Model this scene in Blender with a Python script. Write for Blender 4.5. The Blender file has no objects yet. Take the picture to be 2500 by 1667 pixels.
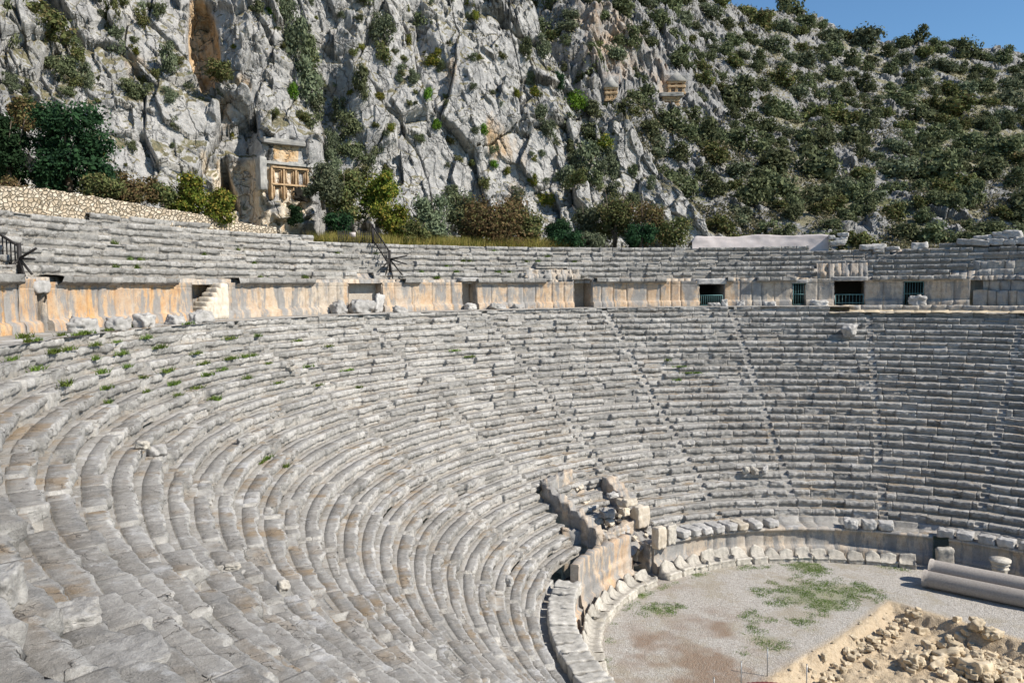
import bpy, bmesh, math, random
import numpy as np
from mathutils import Matrix, Vector
# ------------------------------------------------------------------ camera, world, sun, exposure
CX, CY, CZ = 15.8351, 32.2943, 1.6987
PITCH, ROLL, FPX = -0.0660, 0.0071, 2044.08
R1, T = 31.9815, 0.6027          # first lower row radius, tread
RISE = 0.40
SUN_ELEV, SUN_PHI = 40.0, -22.0  # degrees, phi measured from +x towards +y
scene = bpy.context.scene
scene.render.resolution_x, scene.render.resolution_y = 1024, 682
cam_d = bpy.data.cameras.new('camera'); cam = bpy.data.objects.new('camera', cam_d)
scene.collection.objects.link(cam); scene.camera = cam
cam_d.sensor_width = 36.0; cam_d.lens = FPX/2500*36.0
cam_d.clip_start = 0.1; cam_d.clip_end = 5000
cam.matrix_world = Matrix.Translation((0, 0, CZ)) @ Matrix.Rotation(math.pi/2+PITCH, 4, 'X') @ Matrix.Rotation(-ROLL, 4, 'Z')
world = bpy.data.worlds.new('World'); scene.world = world; world.use_nodes = True
wn = world.node_tree.nodes; wl = world.node_tree.links
bg = wn['Background']; sky = wn.new('ShaderNodeTexSky'); sky.sky_type = 'NISHITA'; sky.sun_disc = False
sky.sun_elevation = math.radians(SUN_ELEV); sky.sun_rotation = math.radians(90-SUN_PHI)
sky.air_density = 1.0; sky.dust_density = 0.0; sky.ozone_density = 1.6
tint = wn.new('ShaderNodeMix'); tint.data_type = 'RGBA'; tint.blend_type = 'MULTIPLY'; tint.inputs[0].default_value = 1.0; tint.inputs[7].default_value = (.70, .95, 1.13, 1); wl.new(sky.outputs[0], tint.inputs[6]); wl.new(tint.outputs[2], bg.inputs[0]); bg.inputs[1].default_value = 0.088
sun_d = bpy.data.lights.new('sun', 'SUN'); sun = bpy.data.objects.new('sun', sun_d); scene.collection.objects.link(sun)
sun_d.energy = 5.0; sun_d.angle = math.radians(0.5); sun_d.color = (1.0, 0.935, 0.83)
sv = Vector((math.cos(math.radians(SUN_ELEV))*math.cos(math.radians(SUN_PHI)), math.cos(math.radians(SUN_ELEV))*math.sin(math.radians(SUN_PHI)), math.sin(math.radians(SUN_ELEV))))
sun.rotation_euler = sv.to_track_quat('Z', 'Y').to_euler(); sun.location = sv*60
scene.view_settings.view_transform = 'Standard'; scene.view_settings.look = 'None'
scene.view_settings.exposure = 0.42; scene.view_settings.gamma = 1.0; scene.view_settings.use_curve_mapping = False
COL = scene.collection
rng = np.random.default_rng(7); random.seed(7)

# ------------------------------------------------------------------ where things stand
W0 = math.radians(150)
def plan_off(th):
    w = np.maximum(0, np.asarray(th)-W0); w = np.minimum(w, 2.0)
    return -1.1086*w*w + 1.3083*w**3
def pt(R, th, z):
    Rr = R + plan_off(th); return CX+Rr*np.cos(th), CY+Rr*np.sin(th), z
def ptv(R, thdeg, z):
    x, y, z = pt(R, math.radians(thdeg), z); return Vector((float(x), float(y), z))
CR, SR, CP, SP = math.cos(ROLL), math.sin(ROLL), math.cos(PITCH), math.sin(PITCH)
def rays(x, y):
    u = np.asarray(x, float)-1250; v = 833.5-np.asarray(y, float)
    u, v = u*CR+v*SR, -u*SR+v*CR
    return u/FPX, (FPX*CP-v*SP)/FPX, (FPX*SP+v*CP)/FPX
def at_z(x, y, z):
    a, b, c = rays(x, y); s = (z-CZ)/c; return Vector((float(a*s), float(b*s), z))
def at_y(x, y, D):
    a, b, c = rays(x, y); s = D/b; return Vector((float(a*s), float(D), float(CZ+c*s)))
def polar(P):
    th = math.atan2(P[1]-CY, P[0]-CX) % (2*math.pi); return math.hypot(P[0]-CX, P[1]-CY)-float(plan_off(th)), th
def th_at(x, R=35.0, y=720):
    a, b, c = [float(q) for q in rays(x, y)]; last = None
    s = 100.0
    while s > 1:
        r, th = polar((a*s, b*s))
        if r < R: return math.degrees(th)
        s -= 0.02
    return 0
def at_R(x, y, R):
    a, b, c = [float(q) for q in rays(x, y)]; s = 110.0
    while s > 1 and polar((a*s, b*s))[0] > R: s -= 0.02
    return Vector((a*s, b*s, CZ+c*s))

# ------------------------------------------------------------------ noise
def h3(ix, iy, iz, seed):
    with np.errstate(over='ignore'):
        n = (ix.astype(np.int64)*374761393 + iy.astype(np.int64)*668265263 + iz.astype(np.int64)*2147483647 + seed*974634777) & 0xFFFFFFFF
        n = ((n ^ (n >> 13))*1274126177) & 0xFFFFFFFF
        n = ((n ^ (n >> 15))*2246822519) & 0xFFFFFFFF
        n = n ^ (n >> 16)
    return n/4294967295.0
def vnoise(P, seed=0):
    F = np.floor(P); f = P-F; f = f*f*f*(f*(f*6-15)+10); I = F.astype(np.int64); out = 0
    for dx in (0, 1):
        wx = f[:, 0] if dx else 1-f[:, 0]
        for dy in (0, 1):
            wy = f[:, 1] if dy else 1-f[:, 1]
            for dz in (0, 1):
                wz = f[:, 2] if dz else 1-f[:, 2]
                out = out + wx*wy*wz*h3(I[:, 0]+dx, I[:, 1]+dy, I[:, 2]+dz, seed)
    return out*2-1
def fbm(P, oct=4, seed=0, gain=0.5):
    a, s, o = 1.0, 0, 0.0
    for i in range(oct):
        s = s + a*vnoise(P*(2.03**i)+i*17.3, seed+i); o += a; a *= gain
    return s/o
def facet(P, seed=0, tilt=0.9, warp=0.25):
    """angular cells: each cell a tilted plane; returns value and distance to the cell border"""
    P = P + warp*np.stack([vnoise(P*1.3+5, seed+31), vnoise(P*1.3+9, seed+32), vnoise(P*1.3+13, seed+33)], 1)
    I = np.floor(P).astype(np.int64); best = np.full(len(P), 9e9); sec = best.copy(); val = np.zeros(len(P))
    for dx in (-1, 0, 1):
        for dy in (-1, 0, 1):
            for dz in (-1, 0, 1):
                J = I+np.array([dx, dy, dz]); a, b, c = J[:, 0], J[:, 1], J[:, 2]
                D = P-(J+np.stack([h3(a, b, c, seed+1), h3(a, b, c, seed+2), h3(a, b, c, seed+3)], 1))
                d = (D*D).sum(1); m = d < best
                sec = np.where(m, best, np.minimum(sec, d))
                v = h3(a, b, c, seed+4)-0.5 + tilt*((h3(a, b, c, seed+5)-.5)*D[:, 0]+(h3(a, b, c, seed+6)-.5)*D[:, 1]+(h3(a, b, c, seed+7)-.5)*D[:, 2])
                val = np.where(m, v, val); best = np.where(m, d, best)
    return val, np.sqrt(sec)-np.sqrt(best)

# ------------------------------------------------------------------ meshes and objects
def make_mesh(name, V, F, mat=None, col=None, uv=None, smooth=False):
    me = bpy.data.meshes.new(name); V = np.asarray(V, np.float32)
    me.vertices.add(len(V)); me.vertices.foreach_set('co', V.ravel())
    if isinstance(F, np.ndarray):
        n = F.shape[1]; loops = F.ravel().astype(np.int32); starts = np.arange(0, len(loops), n, dtype=np.int32); tot = np.full(len(F), n, np.int32)
    else:
        tot = np.array([len(f) for f in F], np.int32); loops = np.array([i for f in F for i in f], np.int32); starts = np.concatenate([[0], np.cumsum(tot)[:-1]]).astype(np.int32)
    me.loops.add(len(loops)); me.loops.foreach_set('vertex_index', loops)
    me.polygons.add(len(tot)); me.polygons.foreach_set('loop_start', starts); me.polygons.foreach_set('loop_total', tot)
    if smooth: me.polygons.foreach_set('use_smooth', np.ones(len(tot), bool))
    me.update(calc_edges=True)
    if col is not None:
        a = me.color_attributes.new('Col', 'FLOAT_COLOR', 'POINT'); c = np.ones((len(V), 4), np.float32); c[:, :col.shape[1]] = col
        a.data.foreach_set('color', c.ravel())
    if uv is not None:
        l = me.uv_layers.new(name='UVMap'); l.data.foreach_set('uv', np.asarray(uv, np.float32)[loops].ravel())
    if mat: me.materials.append(mat)
    me.validate(); return me
def link(name, me, parent=None, loc=None, rot=None, scale=None):
    o = bpy.data.objects.new(name, me); COL.objects.link(o)
    if parent: o.parent = parent
    if loc is not None: o.location = loc
    if rot is not None: o.rotation_euler = rot
    if scale is not None: o.scale = scale
    return o
def tag(o, label, cat, group=None):
    o['label'] = label; o['category'] = cat
    if group: o['group'] = group
    return o
def thing(name, label, cat, loc=(0, 0, 0), rz=0, group=None):
    o = link(name, None, loc=loc, rot=(0, 0, rz)); o.empty_display_size = .3; return tag(o, label, cat, group)
def kind(o, k): o['kind'] = k; return o
def dup(root, loc, rot=None, scale=None, label=None, group=None):
    r = root.copy(); COL.objects.link(r); r.location = loc
    if rot is not None: r.rotation_euler = rot
    if scale is not None: r.scale = scale
    if label: r['label'] = label
    if group: r['group'] = group
    for ch in list(root.children):
        c = ch.copy(); COL.objects.link(c); c.parent = r; c.matrix_parent_inverse = ch.matrix_parent_inverse
    return r
def grid_faces(nr, nc, flip=False):
    i = np.arange(nr-1)[:, None]*nc+np.arange(nc-1)[None, :]; i = i.ravel()
    q = np.stack([i, i+1, i+nc+1, i+nc], 1)
    return q[:, ::-1].copy() if flip else q
def grid_mesh(name, P, mat, col=None, uv=None, flip=False, smooth=False):
    """P: (rows, cols, 3)"""
    nr, nc = P.shape[:2]
    return make_mesh(name, P.reshape(-1, 3), grid_faces(nr, nc, flip), mat, None if col is None else col.reshape(nr*nc, -1), None if uv is None else uv.reshape(-1, 2), smooth)
def merge(parts):
    V, F, o = [], [], 0
    for v, f in parts: V.append(np.asarray(v)); F += [[i+o for i in q] for q in f]; o += len(v)
    return np.concatenate(V), F
_cube = {}
def cube_grid(n):
    if n not in _cube:
        bm = bmesh.new(); bmesh.ops.create_cube(bm, size=2)
        if n > 1: bmesh.ops.subdivide_edges(bm, edges=bm.edges[:], cuts=n-1, use_grid_fill=True)
        bm.verts.ensure_lookup_table()
        _cube[n] = (np.array([v.co[:] for v in bm.verts]), [[v.index for v in f.verts] for f in bm.faces]); bm.free()
    return _cube[n]
def stone(size, seed=0, n=9, rough=.05, pw=9, taper=0.0):
    """weathered block, base at z=0"""
    C, F = cube_grid(n); q = C/((np.abs(C)**pw).sum(1)**(1/pw))[:, None]
    V = q*np.array(size)/2
    if taper: V[:, :2] *= (1-taper*(q[:, 2:3]+1)/2)
    m = min(size); fv, _ = facet(V/(m*.75)+seed*3.7, seed, 1.3)
    d = rough*m*(1.6*fv+1.1*fbm(V/(m*.35)+seed, 3, seed))
    V = V + q*d[:, None]; V[:, 2] += size[2]/2
    return V, F
def box(a, b, rotz=0.0):
    a = np.array(a, float); b = np.array(b, float)
    V = np.array([[a[0] if i in (0, 3, 4, 7) else b[0], a[1] if i in (0, 1, 4, 5) else b[1], a[2] if i < 4 else b[2]] for i in range(8)])
    return V, [[3, 2, 1, 0], [4, 5, 6, 7], [0, 1, 5, 4], [1, 2, 6, 5], [2, 3, 7, 6], [3, 0, 4, 7]]
def rod(p, q, r, n=6, r2=None):
    p, q = np.array(p, float), np.array(q, float); d = q-p; d /= np.linalg.norm(d)+1e-9
    a = np.cross(d, [0, 0, 1.0]) if abs(d[2]) < .9 else np.cross(d, [1.0, 0, 0]); a /= np.linalg.norm(a); b = np.cross(d, a)
    t = np.arange(n)*2*math.pi/n; c = np.cos(t)[:, None]*a+np.sin(t)[:, None]*b
    V = np.concatenate([p+c*r, q+c*(r if r2 is None else r2)])
    return V, [[i, (i+1) % n, n+(i+1) % n, n+i] for i in range(n)]+[list(range(n))[::-1], list(range(n, 2*n))]

# ------------------------------------------------------------------ materials
def new_mat(name, rough=.9):
    m = bpy.data.materials.new(name); m.use_nodes = True; nt = m.node_tree; b = nt.nodes['Principled BSDF']
    b.inputs['Roughness'].default_value = rough
    b.inputs['Specular IOR Level'].default_value = 0.25
    return m, nt, b
class N:
    def __init__(s, nt): s.nt = nt
    def node(s, t, **k):
        n = s.nt.nodes.new(t)
        for a, v in k.items(): setattr(n, a, v)
        return n
    def put(s, inp, v):
        if isinstance(v, bpy.types.NodeSocket): s.nt.links.new(v, inp)
        else: inp.default_value = v
    def coord(s, which='Object'): return s.node('ShaderNodeTexCoord').outputs[which]
    def mapping(s, v, scale=(1, 1, 1), rot=(0, 0, 0), loc=(0, 0, 0)):
        n = s.node('ShaderNodeMapping'); s.put(n.inputs[0], v); n.inputs['Scale'].default_value = scale; n.inputs['Rotation'].default_value = rot; n.inputs['Location'].default_value = loc
        return n.outputs[0]
    def noise(s, v, scale, detail=4, rough=.55, dist=0):
        n = s.node('ShaderNodeTexNoise'); s.put(n.inputs['Vector'], v); n.inputs['Scale'].default_value = scale; n.inputs['Detail'].default_value = detail
        n.inputs['Roughness'].default_value = rough; n.inputs['Distortion'].default_value = dist; return n.outputs['Fac']
    def voro(s, v, scale, feature='F1', out='Distance'):
        n = s.node('ShaderNodeTexVoronoi', feature=feature); s.put(n.inputs['Vector'], v); n.inputs['Scale'].default_value = scale; return n.outputs[out]
    def ramp(s, f, lo, hi, a=0.0, b=1.0):
        n = s.node('ShaderNodeMapRange'); s.put(n.inputs[0], f)
        for i, v in zip((1, 2, 3, 4), (lo, hi, a, b)): s.put(n.inputs[i], v)
        return n.outputs[0]
    def math(s, op, a, b=0.0):
        n = s.node('ShaderNodeMath', operation=op); s.put(n.inputs[0], a); s.put(n.inputs[1], b); return n.outputs[0]
    def mix(s, f, a, b, mode='MIX'):
        n = s.node('ShaderNodeMix', data_type='RGBA', blend_type=mode); s.put(n.inputs['Factor'], f)
        s.put(n.inputs[6], a if isinstance(a, bpy.types.NodeSocket) else (*a, 1)); s.put(n.inputs[7], b if isinstance(b, bpy.types.NodeSocket) else (*b, 1)); return n.outputs[2]
    def attr(s, name='Col'):
        n = s.node('ShaderNodeAttribute', attribute_name=name); q = s.node('ShaderNodeSeparateColor'); s.put(q.inputs[0], n.outputs['Color'])
        return q.outputs[0], q.outputs[1], q.outputs[2]
    def normal_z(s):
        g = s.node('ShaderNodeNewGeometry'); q = s.node('ShaderNodeSeparateXYZ'); s.put(q.inputs[0], g.outputs['Normal']); return q.outputs[2]
    def bump(s, bsdf, h, strength=.5, dist=.02):
        n = s.node('ShaderNodeBump'); n.inputs['Strength'].default_value = strength; n.inputs['Distance'].default_value = dist; s.put(n.inputs['Height'], h); s.put(bsdf.inputs['Normal'], n.outputs[0])

def seat_material():
    m, nt, b = new_mat('weathered_limestone'); g = N(nt); P = g.coord(); tone, edge, rec = g.attr()
    nz = g.normal_z(); top = g.ramp(nz, .6, .9)
    n1 = g.noise(P, 1.1, 5, .6); n2 = g.noise(P, 5, 6, .68); n3 = g.noise(P, 26, 5, .75); n4 = g.noise(P, .35, 3)
    grey = g.mix(g.ramp(n2, .36, .64), (.235, .225, .21), (.53, .51, .475))
    grey = g.mix(tone, g.mix(.7, grey, (.175, .17, .16)), g.mix(.35, grey, (.57, .545, .51)))
    brown = g.mix(g.ramp(n2, .36, .64), (.25, .23, .20), (.455, .43, .39))
    brown = g.mix(g.math('MULTIPLY', tone, .5), g.mix(.35, brown, (.19, .175, .155)), (.44, .42, .39))
    brown = g.mix(g.math('MULTIPLY', g.ramp(n4, .47, .6), g.ramp(n1, .45, .6)), brown, (.31, .23, .145))
    dirty = g.math('MULTIPLY', top, g.ramp(g.math('ADD', n1, g.math('MULTIPLY', edge, -.30)), .25, .42))
    c = g.mix(g.math('MULTIPLY', dirty, .9), grey, brown)
    wear = g.ramp(g.math('ADD', g.math('MULTIPLY', edge, .30), n2), .62, .80)
    wear = g.math('MULTIPLY', wear, g.math('MULTIPLY', g.ramp(n3, .42, .56), g.ramp(n1, .42, .58, .15, 1)))
    c = g.mix(g.math('MULTIPLY', wear, .6), c, (.60, .58, .55))
    bl = g.math('MULTIPLY', g.ramp(g.noise(g.mapping(P, loc=(31, 7, 3)), .8, 5, .7), .58, .64), top)
    c = g.mix(g.math('MULTIPLY', bl, .7), c, (.57, .56, .55))
    c = g.mix(g.math('MULTIPLY', rec, g.ramp(n1, .35, .7, .15, .8)), c, g.mix(g.ramp(n2, .4, .65), (.40, .365, .315), (.44, .345, .23)))
    wv = g.node('ShaderNodeVectorMath', operation='ADD'); wn_ = g.node('ShaderNodeTexNoise'); g.put(wn_.inputs['Vector'], P); wn_.inputs['Scale'].default_value = 2.2; wn_.inputs['Detail'].default_value = 5
    g.put(wv.inputs[0], P); g.put(wv.inputs[1], wn_.outputs['Color']); ed = g.voro(wv.outputs[0], 1.1, 'DISTANCE_TO_EDGE'); n5 = g.noise(P, 70, 4, .8)
    ck = g.math('MULTIPLY', g.ramp(ed, .014, .004), g.ramp(n1, .48, .56)); c = g.mix(g.math('MULTIPLY', ck, .8), c, (.09, .08, .07))
    c = g.mix(g.ramp(n5, .56, .68, 0, .45), c, (.14, .13, .12)); c = g.mix(g.ramp(n5, .42, .32, 0, .35), c, (.66, .64, .60))
    sp = g.math('MULTIPLY', g.ramp(n3, .55, .64), g.ramp(n1, .60, .42))
    c = g.mix(g.math('MULTIPLY', sp, g.ramp(tone, 0, 1, .85, .4)), c, (.10, .095, .09))
    sp2 = g.ramp(g.voro(P, 14), .10, .05)
    c = g.mix(g.math('MULTIPLY', g.math('MULTIPLY', sp2, top), g.ramp(n1, .5, .6)), c, (.70, .60, .50))
    nt.links.new(c, b.inputs['Base Color'])
    g.bump(b, g.math('ADD', g.math('ADD', n2, g.math('MULTIPLY', ck, -.5)), g.math('ADD', g.math('MULTIPLY', n3, .7), g.math('MULTIPLY', n5, .35))), .8, .06)
    return m
def wall_material():
    m, nt, b = new_mat('stained_ashlar'); g = N(nt); P = g.coord(); UV = g.coord('UV'); tone, org, top = g.attr()
    st = g.noise(g.mapping(UV, (1.0, .26, 1)), 1.1, 9, .74, .3); st2 = g.noise(g.mapping(UV, (1.7, .5, 1), loc=(7, 3, 0)), 1.0, 6, .65)
    n2 = g.noise(P, 3, 6, .65); n3 = g.noise(P, 22, 4, .7)
    cream = g.mix(g.ramp(n2, .35, .68), (.40, .335, .265), (.56, .50, .42))
    ochre = g.mix(g.ramp(n2, .3, .7), (.55, .26, .07), (.62, .40, .19))
    c = g.mix(g.math('MULTIPLY', org, g.ramp(st2, .33, .55, .25, 1.0)), cream, ochre)
    c = g.mix(g.ramp(g.math('ADD', st, g.math('MULTIPLY', top, .16)), .475, .535, 0, .9), c, g.mix(n2, (.14, .14, .14), (.34, .335, .325)))
    c = g.mix(g.math('MULTIPLY', tone, .5), c, g.mix(n2, (.27, .27, .265), (.47, .46, .44)))
    c = g.mix(g.math('MULTIPLY', g.ramp(n3, .57, .66), .7), c, (.13, .12, .11))
    nt.links.new(c, b.inputs['Base Color']); g.bump(b, g.math('ADD', n2, g.math('MULTIPLY', n3, .8)), .7, .06)
    return m
def cliff_material():
    m, nt, b = new_mat('grey_crag'); g = N(nt); P = g.coord(); org, pale, veg = g.attr(); nz = g.normal_z()
    Ps = g.mapping(P, (1, 1, .45), (0, .15, 0))
    n0 = g.noise(P, .07, 3); n1 = g.noise(Ps, .35, 5, .62, .3); n2 = g.noise(P, 1.6, 6, .68); n3 = g.noise(g.mapping(P, (1, 1, .4)), 3.5, 6, .75, .5)
    c = g.mix(g.ramp(n2, .33, .66), (.25, .247, .243), (.50, .485, .465))
    c = g.mix(g.ramp(n1, .55, .68, 0, .6), c, (.17, .17, .172))
    c = g.mix(g.ramp(n1, .45, .30, 0, .8), c, (.50, .48, .45))
    om = g.ramp(g.math('ADD', g.math('ADD', org, g.ramp(n0, .52, .64, 0, .32)), g.math('MULTIPLY', g.math('SUBTRACT', n1, .5), 1.1)), .36, .66)
    c = g.mix(om, c, g.mix(g.ramp(n2, .35, .65), (.52, .32, .15), (.64, .50, .34)))
    pm = g.ramp(g.math('ADD', pale, g.math('MULTIPLY', g.math('SUBTRACT', n2, .5), .8)), .4, .65)
    c = g.mix(pm, c, g.mix(g.ramp(n3, .35, .6), (.50, .36, .22), (.78, .71, .60)))
    wp = g.node('ShaderNodeVectorMath', operation='ADD'); ns = g.node('ShaderNodeTexNoise'); g.put(ns.inputs['Vector'], P); ns.inputs['Scale'].default_value = 1.2; ns.inputs['Detail'].default_value = 5; g.put(wp.inputs[0], g.mapping(P, (1, 1, .55), (0, .4, 0))); g.put(wp.inputs[1], ns.outputs['Color'])
    e1 = g.voro(wp.outputs[0], .55, 'DISTANCE_TO_EDGE'); e2 = g.voro(wp.outputs[0], 1.7, 'DISTANCE_TO_EDGE')
    ce = g.math('MULTIPLY', g.ramp(g.noise(P, .15, 4), .45, .6), 1.0); ce = g.math('MAXIMUM', g.ramp(e1, .012, .003, 0, .5), ce) if False else g.math('MAXIMUM', g.ramp(e1, .016, .003, 0, .7), g.math('MULTIPLY', g.ramp(e2, .018, .004, 0, .4), g.ramp(n1, .45, .55)))
    crack = g.math('MAXIMUM', g.ramp(n3, .38, .30, 0, .75), ce)
    c = g.mix(crack, c, (.10, .10, .10))
    vm = g.math('MULTIPLY', g.ramp(g.math('ADD', g.ramp(nz, .30, .65, 0, .7), veg), .25, .42), g.ramp(g.noise(P, .6, 6, .75), .42, .50))
    c = g.mix(g.math('MULTIPLY', vm, .9), c, g.mix(g.ramp(n3, .35, .6), (.06, .07, .028), (.21, .175, .09)))
    nt.links.new(c, b.inputs['Base Color'])
    g.bump(b, g.math('ADD', g.math('MULTIPLY', n2, 1.0), g.math('ADD', g.math('MULTIPLY', n3, .6), g.math('MULTIPLY', g.ramp(e1, 0, .06), .7))), .9, .30)
    return m
def hill_material():
    m, nt, b = new_mat('scrub_hillside'); g = N(nt); P = g.coord(); rock, org, _ = g.attr(); nz = g.normal_z()
    n1 = g.noise(P, .12, 4); n2 = g.noise(P, .8, 6, .7); n3 = g.noise(P, 2.4, 5, .75)
    stone_c = g.mix(g.ramp(n2, .35, .62), (.175, .175, .175), (.40, .39, .375))
    stone_c = g.mix(g.ramp(n3, .42, .34, 0, .8), stone_c, (.10, .10, .10))
    soil = g.mix(g.ramp(n3, .4, .6), (.19, .175, .10), (.33, .30, .20))
    soil = g.mix(g.ramp(n1, .5, .62), soil, (.16, .165, .075))
    rm = g.ramp(g.math('ADD', rock, g.math('ADD', g.math('MULTIPLY', n2, .8), g.ramp(nz, .85, .55, 0, .45))), .55, .8)
    c = g.mix(rm, soil, stone_c)
    c = g.mix(g.ramp(g.math('ADD', org, g.math('SUBTRACT', g.noise(P, .22, 5, .6), .5)), .35, .65), c, g.mix(g.ramp(n2, .35, .65), (.46, .29, .17), (.52, .46, .38)))
    nt.links.new(c, b.inputs['Base Color']); g.bump(b, g.math('ADD', n2, n3), .9, .5)
    return m
def leaf_material(name, dark, light, tip=None, amount=.0):
    m, nt, b = new_mat(name, .8); b.inputs['Specular IOR Level'].default_value = .08; g = N(nt); a, k, r = g.attr(); oi = g.node('ShaderNodeObjectInfo').outputs['Random']
    c = g.mix(a, dark, light)
    if tip: c = g.mix(g.ramp(k, 1-amount-.15, 1-amount+.15), c, tip)
    h = g.node('ShaderNodeHueSaturation'); g.put(h.inputs['Color'], c); g.put(h.inputs['Value'], g.ramp(oi, 0, 1, .75, 1.25)); g.put(h.inputs['Hue'], g.ramp(oi, 0, 1, .485, .515))
    nt.links.new(h.outputs[0], b.inputs['Base Color'])
    tr = g.node('ShaderNodeBsdfTranslucent'); g.put(tr.inputs[0], h.outputs[0]); mx = g.node('ShaderNodeMixShader'); mx.inputs[0].default_value = .22
    nt.links.new(b.outputs[0], mx.inputs[1]); nt.links.new(tr.outputs[0], mx.inputs[2]); nt.links.new(mx.outputs[0], nt.nodes['Material Output'].inputs[0])
    return m
def simple_stone(name, a, bcol, scale=3, bump=.5, dist=.05, spots=(.12, .115, .11)):
    m, nt, b = new_mat(name); g = N(nt); P = g.coord(); oi = g.node('ShaderNodeObjectInfo').outputs['Random']
    n2 = g.noise(P, scale, 6, .65); n3 = g.noise(P, scale*7, 5, .7)
    c = g.mix(g.ramp(n2, .32, .68), a, bcol); c = g.mix(g.ramp(n3, .6, .72, 0, .6), c, spots)
    h = g.node('ShaderNodeHueSaturation'); g.put(h.inputs['Color'], c); g.put(h.inputs['Value'], g.ramp(oi, 0, 1, .82, 1.15))
    nt.links.new(h.outputs[0], b.inputs['Base Color']); g.bump(b, g.math('ADD', n2, g.math('MULTIPLY', n3, .5)), bump, dist); return m
def plain(name, c, rough=.6, metal=0):
    m, nt, b = new_mat(name, rough); g = N(nt); n = g.noise(g.coord(), 9, 4)
    nt.links.new(g.mix(n, tuple(v*.75 for v in c), tuple(min(1, v*1.2) for v in c)), b.inputs['Base Color']); b.inputs['Metallic'].default_value = metal; return m
M_SEAT = seat_material(); M_WALL = wall_material(); M_CLIFF = cliff_material(); M_HILL = hill_material()
M_BLOCK = simple_stone('grey_block', (.27, .26, .245), (.52, .50, .475)); M_WARM = simple_stone('warm_block', (.43, .36, .27), (.64, .58, .49))
M_RUB = simple_stone('buff_rubble', (.42, .33, .215), (.68, .58, .43), 2.5); M_NEAR = simple_stone('near_rock', (.22, .21, .195), (.44, .425, .40), 9, .9, .03); M_PALE = simple_stone('pale_slab', (.32, .30, .265), (.55, .525, .48)); M_MARBLE = simple_stone('throne_marble', (.31, .285, .245), (.57, .53, .46), 4, .8, .06)
M_GRAN = simple_stone('granite_shaft', (.27, .24, .215), (.37, .335, .30), 12, .15, .01, (.2, .19, .19))
M_IRON = plain('dark_railing', (.03, .027, .026), .6); M_GATE = plain('green_gate', (.12, .24, .24), .5); M_DARK = plain('painted_interior_shade', (.07, .062, .055), .95)  # M_DARK: shade of doorways, pit and far tombs put into the colour
M_BARK = plain('bark', (.14, .11, .085), .9); M_TARP = simple_stone('geotextile', (.50, .44, .42), (.60, .54, .52), 1.5, .2, .03, (.4, .36, .34))
M_RED = plain('red_roof_sheet', (.24, .012, .018), .45); M_POLE = plain('galvanised_pole', (.32, .33, .34), .45, .6)

# ------------------------------------------------------------------ swept seat rows
STAIRS = [52.6, 70.4, 88.2, 106.0, 123.8, 142.0, 160.1, 179.3, 197.6, 215.5]
def theta_samples(R, z, a0, a1, ppx, seed, lmin=.7, lmax=1.7):
    """split the arc into stones; returns list of (theta array, block id) with dense samples"""
    r = np.random.default_rng(seed); th = a0; cols = []
    b = 0
    while th < a1-1e-6:
        L = r.uniform(lmin, lmax); e = min(a1, th+L/R)
        if a1-e < .35/R: e = a1
        mid = (th+e)/2; x, y, _ = pt(R, mid, z); dist = max(3.0, math.sqrt(x*x+y*y+(z-CZ)**2))
        step = max(.035, ppx*dist/838)
        n = max(4, int((e-th)*R/step))
        g = min(.012+.02*r.random(), .05)/R
        if r.random() < .06: g *= 2.5
        s = np.linspace(th+g/2, e-g/2, n)
        cols.append((s, b, g, r.random(6))); th = e; b += 1
    return cols
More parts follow.
